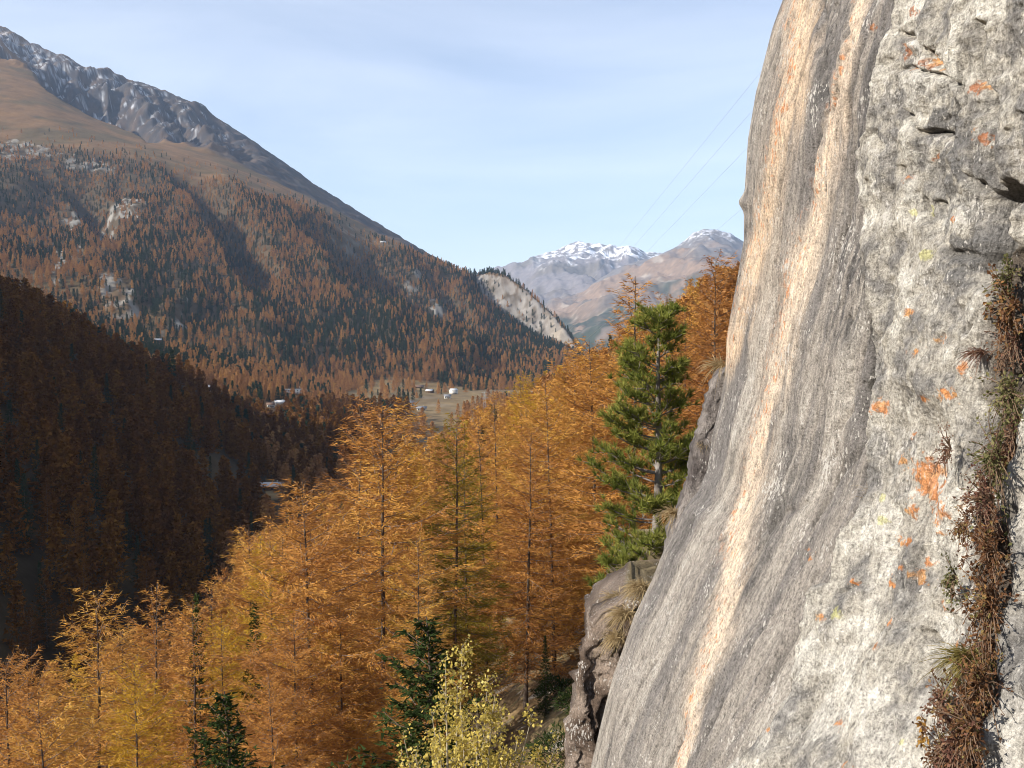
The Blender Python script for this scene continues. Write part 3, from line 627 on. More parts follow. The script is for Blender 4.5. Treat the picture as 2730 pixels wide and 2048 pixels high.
def rock_material(name):
    m, nd, ln = newmat(name)
    out = nd.new('ShaderNodeOutputMaterial'); b = nd.new('ShaderNodeBsdfPrincipled')
    b.inputs['Roughness'].default_value = 0.8; b.inputs['Specular IOR Level'].default_value = 0.25
    at = nd.new('ShaderNodeAttribute'); at.attribute_name = 'Col'
    tc = nd.new('ShaderNodeTexCoord')
    mp = nd.new('ShaderNodeMapping'); mp.inputs['Rotation'].default_value = (0.1, -0.24, 0); mp.inputs['Scale'].default_value = (1, 1, 0.28)
    ln.new(tc.outputs['Object'], mp.inputs['Vector'])
    n1 = noise(nd, ln, mp.outputs['Vector'], 26, 6, 0.7)                  # grain along the fall line
    n2 = noise(nd, ln, tc.outputs['Object'], 48, 4, 0.7)
    n3 = noise(nd, ln, tc.outputs['Object'], 5, 3, 0.6)
    a1 = nd.new('ShaderNodeMath'); a1.operation = 'ADD'; ln.new(n1.outputs['Fac'], a1.inputs[0]); ln.new(n2.outputs['Fac'], a1.inputs[1])
    mr = nd.new('ShaderNodeMapRange'); mr.inputs['From Min'].default_value = 0.7; mr.inputs['From Max'].default_value = 1.3
    mr.inputs['To Min'].default_value = 0.28; mr.inputs['To Max'].default_value = 1.72
    ln.new(a1.outputs[0], mr.inputs['Value'])
    mx = nd.new('ShaderNodeVectorMath'); mx.operation = 'MULTIPLY'; ln.new(at.outputs['Color'], mx.inputs[0]); ln.new(mr.outputs['Result'], mx.inputs[1])
    # pale quartz flecks drawn out along the slab
    mp2 = nd.new('ShaderNodeMapping'); mp2.inputs['Rotation'].default_value = (0.1, -0.24, 0); mp2.inputs['Scale'].default_value = (1, 0.8, 0.35)
    ln.new(tc.outputs['Object'], mp2.inputs['Vector'])
    f = noise(nd, ln, mp2.outputs['Vector'], 46, 3, 0.6); f2 = noise(nd, ln, tc.outputs['Object'], 2.2, 3, 0.6)
    fa = nd.new('ShaderNodeMath'); fa.operation = 'MULTIPLY_ADD'; fa.inputs[1].default_value = 0.8; ln.new(f2.outputs['Fac'], fa.inputs[0]); ln.new(f.outputs['Fac'], fa.inputs[2])
    fr = nd.new('ShaderNodeMapRange'); fr.inputs['From Min'].default_value = 1.05; fr.inputs['From Max'].default_value = 1.13
    ln.new(fa.outputs[0], fr.inputs['Value'])
    fm = nd.new('ShaderNodeMixRGB'); fm.inputs['Color2'].default_value = (0.58, 0.55, 0.51, 1)
    ln.new(fr.outputs['Result'], fm.inputs['Fac']); ln.new(mx.outputs[0], fm.inputs['Color1'])
    ln.new(fm.outputs['Color'], b.inputs['Base Color'])
    hs = nd.new('ShaderNodeMath'); hs.operation = 'MULTIPLY_ADD'; hs.inputs[1].default_value = 1.5; ln.new(n3.outputs['Fac'], hs.inputs[0]); ln.new(a1.outputs[0], hs.inputs[2])
    bp = nd.new('ShaderNodeBump'); bp.inputs['Strength'].default_value = 0.9; bp.inputs['Distance'].default_value = 0.04
    ln.new(hs.outputs[0], bp.inputs['Height']); ln.new(bp.outputs['Normal'], b.inputs['Normal'])
    ln.new(b.outputs[0], out.inputs['Surface'])
    return m
M['rock'] = rock_material('cliff_stone')
cliff_o = obj('rock_cliff', make_mesh('rock_cliff', RV.reshape(-1, 3), grid_faces(RV.shape[0], RV.shape[1]), RC.reshape(-1, 3), mat=M['rock']))
tag(cliff_o, 'towering pale grey rock cliff with cream and orange water streaks', 'cliff')

def edge_block(left, dep, width, back, amp, seed, c0, c1, rows=160, lean=0.0):
    """broken rock rib: its left edge was measured in the frame; it has a rounded front, a side running back and a top"""
    pts = sorted([P(x, y, dep) for x, y in left], key=lambda p: p.z)
    zs_ = np.linspace(pts[0].z, pts[-1].z, rows); L = np.interp(zs_, [p.z for p in pts], [p.x for p in pts])
    prof = [(width, -0.35 * width)] + [(width * t, -0.35 * width * t) for t in np.linspace(0.95, 0.04, 46)] + [(0.0, 0.05), (0.0, 0.12), (0.03, 0.25), (0.08, 0.5), (0.15, back * 0.5), (0.25, back), (width, back * 1.1)]
    pr = np.array(prof); q = np.cumsum(np.r_[0, np.hypot(*np.diff(pr, axis=0).T)])
    Xg = L[:, None] + pr[None, :, 0]; Yg = dep + pr[None, :, 1] + lean * (zs_[:, None] - zs_[0]); Zg = zs_[:, None] + 0 * Xg
    w = np.minimum(1, np.abs(pr[:, 0]) / (0.25 * width) + (pr[:, 1] > 0.2))[None] * (1 - 0.5 * sm(-0.1, 0, zs_ - zs_[-1]))[:, None]
    nz = amp * (ridged(q[None] / 0.5 + 0.2 * fbm(Zg, q[None] * 1.0, seed, 2), Zg / 1.1, seed, 4) - 0.85) + 0.5 * amp * fbm(q[None] / 0.2, Zg / 0.28, seed + 1, 4)
    Xg = Xg + 0.45 * nz * w + 0.25 * amp * (ridged(Zg / 0.45, Yg / 0.6, seed, 4) - 0.8) + 0.03 * fbm(Zg / 0.12, Yg / 0.3, seed, 3); Yg = Yg - 0.9 * nz * w
    colr = lerp3(const(Xg.shape, c0), c1, sm(-0.4, 0.5, fbm(q[None] / 0.3, Zg / 0.5, seed + 2, 4)))
    top = np.stack([np.full(Xg.shape[1], L[-1] + width), np.full(Xg.shape[1], dep + back * 0.5), np.full(Xg.shape[1], zs_[-1] + 0.03)], -1)
    G0 = np.stack([Xg, Yg, Zg], -1); caps, ccs = [], []
    for t in np.linspace(0.08, 1, 13):                # broken, earthy top
        ring = G0[-1] * (1 - t) + top * t
        ring[:, 2] += 0.16 * (1 - t) * (fbm(ring[:, 0] / 0.22, ring[:, 1] / 0.22, seed, 4) + 0.5 * (ridged(ring[:, 0] / 0.4, ring[:, 1] / 0.4, seed, 3) - 0.8)) - 0.05 * t
        caps.append(ring); ccs.append(lerp3(const((len(ring),), (0.10, 0.075, 0.04)), (0.24, 0.19, 0.11), sm(-0.3, 0.4, fbm(ring[:, 0] / 0.15, ring[:, 1] / 0.15, seed, 3))))
    V = np.concatenate([G0, np.array(caps)], 0); cc_ = np.concatenate([colr, np.array(ccs)], 0)
    return V.reshape(-1, 3), grid_faces(rows + 13, len(prof))[:, ::-1], cc_.reshape(-1, 3)
# thin flake standing behind the edge of the slab, and the broken outcrop lower down
r6 = lambda u, v: (1500 + u / 1.843, 900 + v / 1.843)
V, F, cc = edge_block([r6(800, 165), r6(775, 172), r6(745, 200), r6(720, 310), r6(697, 400), r6(668, 500), r6(650, 560), r6(634, 660), r6(612, 740), r6(600, 790), r6(560, 900), r6(532, 980), r6(502, 1085), r6(470, 1190)], 12.35, 0.55, 1.4, 0.07, 3.3, (0.10, 0.085, 0.08), (0.26, 0.23, 0.21))
fo = obj('rock_flake', make_mesh('rock_flake', V, F, cc, mat=M['rock']), cliff_o)
fo['label'] = 'dark broken flake of rock behind the cliff edge'
V, F, cc = edge_block([(1655, 1600), (1600, 1640), (1575, 1672), (1560, 1700), (1545, 1760), (1540, 1830), (1528, 1900), (1518, 1990), (1500, 2200)], 12.9, 0.95, 2.2, 0.26, 6.1, (0.10, 0.07, 0.052), (0.25, 0.195, 0.155), 260)
oo = obj('rock_outcrop', make_mesh('rock_outcrop', V, F, cc, mat=M['rock']))
tag(oo, 'brown broken rock outcrop at the foot of the cliff edge', 'rock')

# ------------------------------------------------------------------ trees
def rot_dirs(d, n, spread, r):                   # n random directions around unit vectors d
    v = d + spread * r.normal(size=(n, 3)); return v / (np.linalg.norm(v, axis=1)[:, None] + 1e-9)
def needle_tris(mesh, C_, dirs, ln, wd, r, t):
    n = len(C_); side = np.cross(dirs, r.normal(size=(n, 3))); side /= np.linalg.norm(side, axis=1)[:, None] + 1e-9
    L = ln * r.uniform(0.6, 1.3, n)[:, None]; W = wd * r.uniform(0.6, 1.3, n)[:, None]
    mesh.tris(C_ - side * W * 0.5, C_ + side * W * 0.5, C_ + dirs * L, t)
def conifer(seed, H, R, nb, cb, twig_gap, node, per, ln, wd, droop=0.1, up=0.2, prof=0.8, k=7, limbs=True, dead=6, flat=0.35, tw_len=0.34, bare=0.12, sp=0.7):
    """trunk, branches and needle meshes of one conifer of height H with crown radius R"""
    r = np.random.default_rng(seed)
    tr, br, cr_ = Mesh(), Mesh(), Mesh()
    nz = 16; tz = np.linspace(0, 1, nz)
    wobx = 0.03 * H * np.cumsum(r.normal(size=nz)) / nz; woby = 0.03 * H * np.cumsum(r.normal(size=nz)) / nz
    tp = np.stack([wobx * tz, woby * tz, tz * H - 0.5 * (tz == 0)], 1)
    tr.tube(tp, 0.006 * H * (1 - tz)**0.85 * (1 + 0.5 * np.exp(-tz * 25)) + 0.012, k)
    CP, CD, CT = [], [], []
    lopside = r.uniform(0, 6.28)
    for i in range(nb):
        u = (i + r.uniform(0, 1)) / nb
        h = cb + (0.985 - cb) * u**0.92
        az = i * 2.39996 + r.uniform(-0.5, 0.5)
        t = (h - cb) / (1 - cb)
        L = R * ((1 - t)**prof * (0.62 + 0.38 * min(1, t / 0.18)) + 0.03) * r.uniform(0.6, 1.12) * (1 + 0.16 * math.cos(az - lopside))
        if r.random() < 0.06: L *= 0.45
        el = -droop * (1 - t) * 2 + 0.75 * t**1.5 + r.normal() * 0.1
        base = np.array([np.interp(h, tz, tp[:, 0]), np.interp(h, tz, tp[:, 1]), h * H])
        hd = np.array([math.cos(az), math.sin(az), 0]); sd = np.array([-math.sin(az), math.cos(az), 0])
        s = np.linspace(0, 1, 7)
        bend = r.normal() * 0.08
        pts = base + np.outer(s * L * math.cos(el), hd) + np.outer(bend * L * s**2, sd)
        pts[:, 2] += s * L * math.sin(el) + up * L * (s**2.5) * 0.6 - droop * L * s * (1 - s) * 0.8
        if limbs: br.tube(pts, (0.0052 * L + 0.012) * (1 - 0.8 * s) + 0.004, 4 if limbs == 2 else 3)
        m = max(3, int(L * (1 - bare) / twig_gap))
        ss = bare + (1 - bare) * (np.arange(m) + r.uniform(0, 1, m)) / m
        tb = np.stack([np.interp(ss, s, pts[:, j]) for j in range(3)], 1)
        sg = np.where(np.arange(m) % 2 == 0, 1.0, -1.0)
        tl = np.minimum(L * tw_len, 2.0) * (0.5 + 0.7 * (1 - ss)) * r.uniform(0.35, 1.35, m)
        td = np.outer(np.cos(0.9 + 0 * ss), hd) + sd[None] * (sg * np.sin(0.9))[:, None] + r.normal(size=(m, 3)) * np.array([0.25, 0.25, flat])
        td /= np.linalg.norm(td, axis=1)[:, None]
        if limbs == 2:
            w_ = np.cross(td, [0, 0, 1.0]); w_ /= np.linalg.norm(w_, axis=1)[:, None] + 1e-9
            br.tris(tb - w_ * 0.018, tb + w_ * 0.018, tb + td * tl[:, None])
        nn = np.maximum(2, (tl / node).astype(int))
        idx = np.repeat(np.arange(m), nn)
        f = (np.concatenate([np.arange(q) for q in nn]) + r.uniform(0, 1, len(idx))) / nn[idx]
        cpos = tb[idx] + td[idx] * (f * tl[idx])[:, None]
        cpos[:, 2] += 0.12 * tl[idx] * f**2 - 0.05 * tl[idx] * f
        # needles on the branch axis itself
        mm_ = max(2, int(L * (1 - bare) / node * 0.7)); sa = bare + (1 - bare) * r.uniform(0, 1, mm_)
        ca = np.stack([np.interp(sa, s, pts[:, j]) for j in range(3)], 1)
        cpos = np.concatenate([cpos, ca]); cdir = np.concatenate([td[idx], np.repeat(hd[None], mm_, 0)])
        cpos = np.repeat(cpos, per, 0); cdir = np.repeat(cdir, per, 0)
        CP.append(cpos); CD.append(rot_dirs(cdir, len(cdir), sp, r)); CT.append(np.clip(r.normal(0.5, 0.26) + r.normal(0, 0.16, len(cpos)), 0, 1))
    CP = np.concatenate(CP); CD = np.concatenate(CD); CT = np.concatenate(CT)
    CP = CP + r.normal(size=CP.shape) * ln * 0.22
    needle_tris(cr_, CP, CD, ln, wd, r, CT)
    for i in range(dead):                        # bare grey snags under the crown
        h = cb * r.uniform(0.45, 1.05); az = r.uniform(0, 6.28); L = R * r.uniform(0.3, 0.7)
        s = np.linspace(0, 1, 5)
        pts = np.array([0, 0, h * H]) + np.outer(s * L, [math.cos(az), math.sin(az), -0.1])
        pts[:, 2] += -0.1 * L * s**2
        br.tube(pts, 0.03 * (1 - 0.85 * s) + 0.004, 3)
    return tr, br, cr_
LARCH_H, FIR_H = 25.0, 22.0
near_larch = []
for sd_, R_, nb_, cb_, dr in [(11, 6.2, 108, 0.06, 0.18), (12, 5.2, 98, 0.12, 0.22), (13, 6.8, 112, 0.04, 0.16), (14, 4.2, 90, 0.18, 0.24), (15, 5.6, 102, 0.08, 0.13)]:
    t_, b_, c_ = conifer(sd_, LARCH_H, R_, nb_, cb_, 0.24, 0.10, 2, 0.36, 0.055, sp=0.32, droop=dr, up=0.34, prof=0.5, limbs=2, k=9, dead=12, tw_len=0.46, bare=0.06, flat=0.2)
    near_larch.append((t_.build('larch_trunk', M['bark'], True), b_.build('larch_branches', M['branch']), c_.build('larch_crown', M['larch'])))
mid_larch = []
for sd_, R_, nb_, cb_ in [(21, 5.2, 90, 0.08), (22, 4.4, 84, 0.12), (23, 5.8, 95, 0.06), (24, 3.9, 80, 0.12)]:
    t_, b_, c_ = conifer(sd_, LARCH_H, R_, nb_, cb_, 0.45, 0.3, 2, 0.5, 0.24, up=0.28, prof=0.55, limbs=1, k=6, dead=4)
    mid_larch.append((t_.build('larch_trunk', M['bark'], True), b_.build('larch_branches', M['branch']), c_.build('larch_crown', M['larch_far'])))
far_larch = []
for sd_, R_, nb_ in [(31, 8.6, 60), (32, 7.6, 56), (33, 9.6, 64), (34, 6.8, 54)]:
    t_, b_, c_ = conifer(sd_, LARCH_H, R_, nb_, 0.03, 1.1, 0.8, 1, 1.6, 1.2, up=0.1, prof=0.85, limbs=0, k=4, dead=0)
    tv = np.concatenate(t_.V); c_.add(tv, np.concatenate(t_.F), 0.0)
    far_larch.append(c_)
near_fir, far_fir = [], []
for sd_, R_, nb_ in [(41, 3.2, 150), (42, 2.6, 150)]:
    t_, b_, c_ = conifer(sd_, FIR_H, R_, nb_, 0.03, 0.26, 0.13, 3, 0.27, 0.12, droop=0.22, up=0.3, prof=0.85, limbs=1, k=8, dead=2, bare=0.05, flat=0.5)
    near_fir.append((t_.build('fir_trunk', M['bark'], True), b_.build('fir_branches', M['branch']), c_.build('fir_crown', M['spruce'])))
t_, b_, c_ = conifer(45, 11.0, 2.5, 150, 0.02, 0.15, 0.07, 3, 0.15, 0.06, droop=0.2, up=0.35, prof=0.8, limbs=1, k=8, dead=0, bare=0.04, flat=0.5, tw_len=0.5)
small_fir = (t_.build('fir_trunk', M['bark'], True), b_.build('fir_branches', M['branch']), c_.build('fir_crown', M['spruce']))
mid_fir = []
for sd_, R_, nb_ in [(43, 3.9, 100), (44, 3.3, 95)]:
    t_, b_, c_ = conifer(sd_, FIR_H, R_, nb_, 0.05, 0.5, 0.32, 2, 0.55, 0.22, droop=0.2, up=0.25, prof=0.85, limbs=0, k=5, dead=0, bare=0.05)
    mid_fir.append((t_.build('fir_trunk', M['bark'], True), None, c_.build('fir_crown', M['spruce_far'])))
for sd_, R_, nb_ in [(51, 5.4, 54), (52, 4.6, 50), (53, 6.0, 54)]:
    t_, b_, c_ = conifer(sd_, FIR_H, R_, nb_, 0.02, 1.0, 0.7, 1, 1.7, 1.2, droop=0.2, prof=0.85, limbs=0, k=4, dead=0, bare=0.05)
    far_fir.append(c_)

def place_tree(name, meshes, loc, scale, rz, label, group=None, mat=None, cat='tree', sxy=1.0, lean=(0, 0)):
    e = empty(name, loc)
    e.scale = (scale * sxy, scale * sxy, scale); e.rotation_euler = (lean[0], lean[1], rz)
    tag(e, label, cat, group)
    for nm, me in zip(('trunk', 'branches', 'crown'), meshes):
        if me is None: continue
        o = bpy.data.objects.new(nm, me); C.objects.link(o); o.parent = e
        if nm == 'crown' and mat:
            o.material_slots[0].link = 'OBJECT'; o.material_slots[0].material = mat
    return e

# --- trees one can pick out: (column, row of the top, depth, mesh, width, label, material, kind)
HERO = [
 (1015, 1078, 62, 0, 1.15, 'tallest broad golden larch left of centre with a bare dark trunk', None),
 (928, 1075, 74, 1, 1.0, 'golden larch with slim pointed top just behind the tallest larch', None),
 (835, 1275, 55, 2, 1.05, 'wide golden larch whose long boughs reach left over the shaded valley', None),
 (1202, 1108, 64, 3, 0.95, 'olive green larch standing right of the tallest golden larch', 'larch_olive'),
 (1248, 1215, 74, 3, 0.9, 'olive tinged larch behind the taller olive larch', 'larch_olive'),
 (1402, 1150, 72, 1, 1.0, 'thin crowned larch with long bare dark trunk above the shady slope', None),
 (1115, 1425, 50, 3, 0.75, 'small orange larch in front of the two olive larches', None),
 (1519, 925, 98, 4, 1.0, 'golden larch left of the green pine with its tip against the far spur', None),
 (1690, 738, 60, 3, 1.05, 'tall sparse russet larch rising behind the green pine', None),
 (1905, 686, 72, 0, 1.0, 'bushy golden larch touching the cliff edge highest on the slope', None),
 (1785, 790, 92, 1, 0.9, 'golden larch top between the russet larch and the cliff edge', None),
 (1600, 905, 84, 2, 1.0, 'broad golden larch directly left of the green pine', None),
 (1480, 1020, 78, 4, 0.95, 'orange larch behind the thin crowned larch', None),
 (1330, 1060, 105, 1, 0.95, 'golden larch standing between olive larch and dark trunk larch, further back', None),
 (1395, 1000, 130, 0, 0.9, 'yellowish larch in the row of tops leading to the spur', 'larch_yellow'),
 (246, 1577, 60, 1, 1.05, 'larch with round tufted top and bare trunk near the lower left corner', None),
 (398, 1566, 76, 3, 1.0, 'slim larch with visible trunk right of the round topped larch', None),
 (505, 1598, 56, 3, 0.95, 'pale trunked thin larch left of the dark pine at the bottom', None),
 (354, 1768, 51, 4, 0.8, 'small bright yellow larch at the bottom left', 'larch_yellow'),
 (75, 1728, 66, 4, 0.95, 'orange larch close to the left frame edge', None),
 (8, 1765, 58, 1, 1.0, 'larch cut off by the left frame edge', None),
 (665, 1408, 84, 2, 0.85, 'bushy larch top left of the wide golden larch', None),
 (720, 1450, 76, 0, 0.8, 'yellow green larch beside the wide golden larch', 'larch_yellow'),
 (560, 1560, 80, 0, 0.8, 'small golden larch behind the pale trunked larch', None),
 (590, 1640, 66, 4, 0.8, 'yellow larch in front of the shaded valley at lower left', 'larch_yellow'),
 (790, 1640, 50, 2, 0.85, 'orange larch filling the bottom centre left', None),
 (915, 1600, 54, 0, 0.85, 'orange larch with tangled low boughs beside the dark cone shaped pine', None),
 (140, 1850, 46, 2, 0.9, 'low orange larch at the bottom left corner', None),
 (735, 1800, 46, 4, 0.75, 'low orange larch right of the dark pine at the bottom', None),
]
n_near = len(near_larch)
taken = []
def base_at(px, top, Y):
    p = P(px, top, Y); g = float(z_near(p.x, Y)); return p, g
for k, (px, top, Y, mi, wd, lab, mt) in enumerate(HERO):
    p, g = base_at(px, top, Y); H = max(7, p.z - g)
    mat_ = M[mt] if mt else None
    place_tree('larch_tree', near_larch[mi], (p.x, Y, g), H / LARCH_H, 1.3 * k, lab, 'larches near the cliff', mat_, sxy=1.15 * wd * (25 / H)**0.35, lean=(0.025 * math.sin(k * 2.1), 0.03 * math.sin(k * 1.7)))
    taken.append((p.x, Y))
FIRS = [
 (1150, 1640, 28, 0, 1.7, 'dark green cone shaped pine beside the yellow aspen'),
 (528, 1577, 63, 1, 0.8, 'narrow dark spruce tip among the golden larches at lower left'),
 (675, 1600, 68, 0, 0.9, 'dark spruce with drooping boughs half hidden by yellow larches'),
 (612, 1838, 32, 0, 1.5, 'dark green pine at the bottom left between larches'),
 (1455, 1715, 60, 1, 1.3, 'small dark conifer in the shade under the thin crowned larch'),
]
for k, (px, top, Y, mi, wd, lab) in enumerate(FIRS):
    p, g = base_at(px, top, Y); H = max(5, p.z - g)
    if Y < 40: place_tree('conifer_tree', small_fir, (p.x, Y, g), H / 11.0, 2.1 * k, lab, 'dark conifers near the cliff', sxy=wd)
    else: place_tree('conifer_tree', near_fir[mi], (p.x, Y, g), H / FIR_H, 2.1 * k, lab, 'dark conifers near the cliff', sxy=wd)
    taken.append((p.x, Y))

# --- the rest of the forest, as positions first
LINE = [(-200, 1780), (0, 1740), (150, 1730), (250, 1600), (330, 1650), (400, 1590), (560, 1600), (620, 1440), (680, 1420), (740, 1310), (800, 1180), (870, 1120), (1010, 1100), (1080, 1130), (1150, 1140), (1260, 1080), (1330, 1070), (1380, 1020), (1440, 1000), (1500, 945), (1560, 935), (1600, 890), (1640, 830), (1690, 790), (1760, 800), (1850, 730), (1905, 700), (1960, 690), (2200, 600)]
lnx = np.array([a for a, b in LINE]); lny = np.array([b for a, b in LINE])
cand = []                                         # (x, y, z, height, fir?, zone)
def jitter_grid(x0, x1, y0, y1, s):
    gx, gy = np.meshgrid(np.arange(x0, x1, s), np.arange(y0, y1, s), indexing='ij')
    return (gx + rng.uniform(-.45, .45, gx.shape) * s).ravel(), (gy + rng.uniform(-.45, .45, gy.shape) * s).ravel()
x, y = jitter_grid(-110, 85, 80, 430, 7.9)
z = z_near(x, y)
for a, b, c in zip(x, y, z):
    if c < FLOOR + 1 or min((a - t[0])**2 + (b - t[1])**2 for t in taken) < 3.2**2: continue
    if b < 84 and -6 < a < 10: continue             # open stony ground below the cliff
    if rng.random() < 0.12: continue
    H = rng.uniform(15, 26); tx, ty = proj(a, b, c + H)
    lim = np.interp(tx, lnx, lny) + rng.uniform(0, 70)
    if ty < lim:
        H = (float(ray(tx, lim)[1]) * b) - c
        if H < 8: continue
    cand.append((a, b, c, H, b > 120 and rng.random() < 0.05, 0))
x, y = jitter_grid(-640, -95, 230, 1000, 9.0)       # shaded hill and the valley below it
z = np.maximum(z_hill(x, y), z_floor(x, y)); clump = fbm(x / 60, y / 60, 61, 3)
gpx, gpy = proj(x, y, z)
clear = inpoly(gpx, gpy, CLEAR)
for i in range(len(x)):
    if z_near(x[i], y[i]) > z[i] - 1 or clear[i] or rng.random() < 0.12 + 0.2 * (clump[i] < -0.3): continue
    cand.append((x[i], y[i], z[i], rng.uniform(14, 24), rng.random() < 0.14, 1))
x, y = jitter_grid(-330, 150, 330, 1150, 10.0)     # valley floor
z = z_floor(x, y); clump = fbm(x / 70, y / 70, 63, 3)
gpx, gpy = proj(x, y, z); mead = inpoly(gpx / DS, gpy / DS, MEADOW) | inpoly(gpx, gpy, CLEAR)
ok = ~((gpx > 860) & (gpx < 1300) & (y > 640) & (rng.random(len(x)) < 0.6)) & (z > z_hill(x, y)) & (z > z_near(x, y)) & (z > mountain_z(x, y)) & ~mead & (clump > -0.25) & (rng.random(len(x)) < 0.85)
hv = rng.uniform(12, 20, len(x)); vx, vy = proj(x, y, z + hv)
ok &= ~((inpoly(vx / DS, vy / DS, MEADOW) | inpoly(vx / DS, (vy + 18) / DS, MEADOW)) & (rng.random(len(x)) < 0.9))
for i in np.nonzero(ok)[0]: cand.append((x[i], y[i], z[i], hv[i], rng.random() < 0.06, 2))
# mountain flank
tl = np.interp(np.arange(-400, 1400), cpx, [ray_y[3][1] for _, ray_y in COLS])
x, y = jitter_grid(-1500, 200, 900, 2760, 7.3)
a_ = x / y; ok = (a_ > -0.60) & (a_ < (1290 * DS - CX) / FPX); x, y, a_ = x[ok], y[ok], a_[ok]
z = mountain_z(x, y); ii = np.clip(((a_ - MAa[0]) / (MAa[1] - MAa[0])).round().astype(int), 0, NA - 1); jj = np.clip(np.interp(y, MD, np.arange(ND)).round().astype(int), 0, ND - 1)
bx, by = mpx[ii, jj], mpy[ii, jj]; pl = pale[ii, jj]; cl = cliff[ii, jj]; md = inmead[ii, jj]
over = tl[np.clip(bx.astype(int) + 400, 0, 1799)] - by      # pixels above the tree line
dn = fbm(x / 110, y / 110, 71, 4)
prob = 0.93 - 0.3 * sm(0.2, 0.6, dn); prob = prob * (1 - sm(-14, 6, over + 10 * dn)) + 0.05 * (over < 40) * (over > 0)
prob = prob * (1 - 0.7 * pl) * (1 - 0.8 * cl) * (1 - 0.84 * md)
track = np.abs(perlin((x * 0.86 + y * 0.2) / 150 + 0.2 * dn, y / 1300, 77)); prob = prob * (1 - 0.55 * (1 - sm(0.02, 0.07, track)) * sm(760, 640, by))
prob = prob * (1 - 0.45 * sm(260, 120, bx) * sm(560, 480, by))
prob = np.where((y > MK[ii, 3]) & (spur[ii, jj] > 0.5), 0.9 * (y < MK[ii, 4] + 30), prob)
fz = fbm(x / 160, y / 160, 73, 3) + 0.5 * fbm(x / 40, y / 40, 74, 2)
pf = 0.47 + 0.5 * fz + 0.22 * sm(640, 700, by) * sm(800, 760, by) - 0.25 * sm(790, 830, by) - 0.25 * sm(420, 350, by) * sm(300, 400, bx) + 0.5 * sm(1000, 1050, bx) * (by < 640)
keep = (rng.random(len(x)) < prob) & (z > z_hill(x, y)) & (z > z_floor(x, y) - 2)
for i in np.nonzero(keep)[0]: cand.append((x[i], y[i], z[i] - 0.3, (6.5 + 9.5 * rng.random()**1.3) * (0.8 if by[i] < 430 else 1.2 if by[i] > 770 else 1), rng.random() < pf[i], 3))

# houses must stay free
HOUSES = [  # column, row, depth or None, width, depth, wall height, turn, wall, roof, label
 (1089, 1083, 11, 9, 4.2, 0.25, 'wall_stone', 'roof_grey', 'pale chalet with dark eaves at the lower edge of the lit meadow'),
 (1124, 1094, 10, 7, 2.8, 0.1, 'wall_white', 'roof_grey', 'low white house right of the pale chalet below the meadow'),
 (1146, 1047, 9, 8, 3.2, -0.3, 'wall_wood', 'roof_white', 'small chalet with shining white roof in the middle of the meadow'),
 (1209, 1050, 8, 9, 5.2, 0.5, 'wall_white', 'roof_pale', 'tall white gabled house at the right end of the meadow'),
 (1193, 1062, 8, 7, 3.5, 0.1, 'wall_white', 'roof_grey', 'white house just below the tall gabled house'),
 (1118, 1035, 11, 8, 2.5, 0.0, 'wall_wood', 'roof_brown', 'brown wooden barn at the upper edge of the meadow'),
 (748, 1082, 11, 9, 4.0, 0.4, 'wall_stone', 'roof_pale', 'grey roofed house among orange trees left of the meadow'),
 (722, 1086, 7, 7, 3.2, 0.2, 'wall_white', 'roof_brown', 'small white house left of the grey roofed house'),
 (868, 1122, 9, 7, 2.6, 0.1, 'wall_white', 'roof_pale', 'low pale shed near the edge of the valley shade'),
 (560, 1040, 10, 8, 3.5, 0.3, 'wall_wood', 'roof_grey', 'grey roofed house standing alone on the dark shaded hill'),
]
house_at = []
for h in HOUSES: house_at.append((h, hit(h[0], h[1], 300)))
long_at = hit(785, 1050, 300); hut_at = hit(727, 1306, 200); edge_at = hit(420, 912, 300); alp_at = hit(1021, 648, 500); pylon_at = hit(1292, 1108, 400)
sites = [(p.x, p.y, 16) for _, p in house_at] + [(long_at.x, long_at.y, 26), (hut_at.x, hut_at.y, 16), (edge_at.x, edge_at.y, 14), (alp_at.x, alp_at.y, 20), (pylon_at.x, pylon_at.y, 8)]
cx_ = np.array([c[0] for c in cand]); cyy = np.array([c[1] for c in cand]); cH = np.array([c[3] for c in cand]); cZ = np.array([c[2] for c in cand])
free = np.ones(len(cand), bool)
for sx, sy, r_ in sites:
    free &= (cx_ - sx)**2 + (cyy - sy)**2 > (r_ * 0.7)**2
    # nothing tall directly in the line of sight just in front of a house
    t_ = (cx_ * sx + cyy * sy) / (sx * sx + sy * sy); lat = np.abs(cx_ * sy - cyy * sx) / math.hypot(sx, sy)
    free &= ~((lat < r_ * 0.35) & (t_ > 1 - 110 / math.hypot(sx, sy)) & (t_ < 1))
tpx, tpy = proj(cx_, cyy, cZ + cH); bpx, bpy_ = proj(cx_, cyy, cZ)
inframe = (tpx > -60) & (tpx < 1930) & (tpy < 2060) & (bpy_ > 0)
dist = np.sqrt(cx_**2 + cyy**2); size = np.where(inframe & free, cH / dist, 0)
isfir = np.array([c[4] for c in cand]); zone = np.array([c[5] for c in cand])
order_l = np.argsort(-np.where(isfir, 0, size))[:300 - len(HERO)]; order_f = np.argsort(-np.where(isfir, size, 0))[:90]
single = np.zeros(len(cand), bool); single[order_l] = True; single[order_f] = True; single &= size > 0
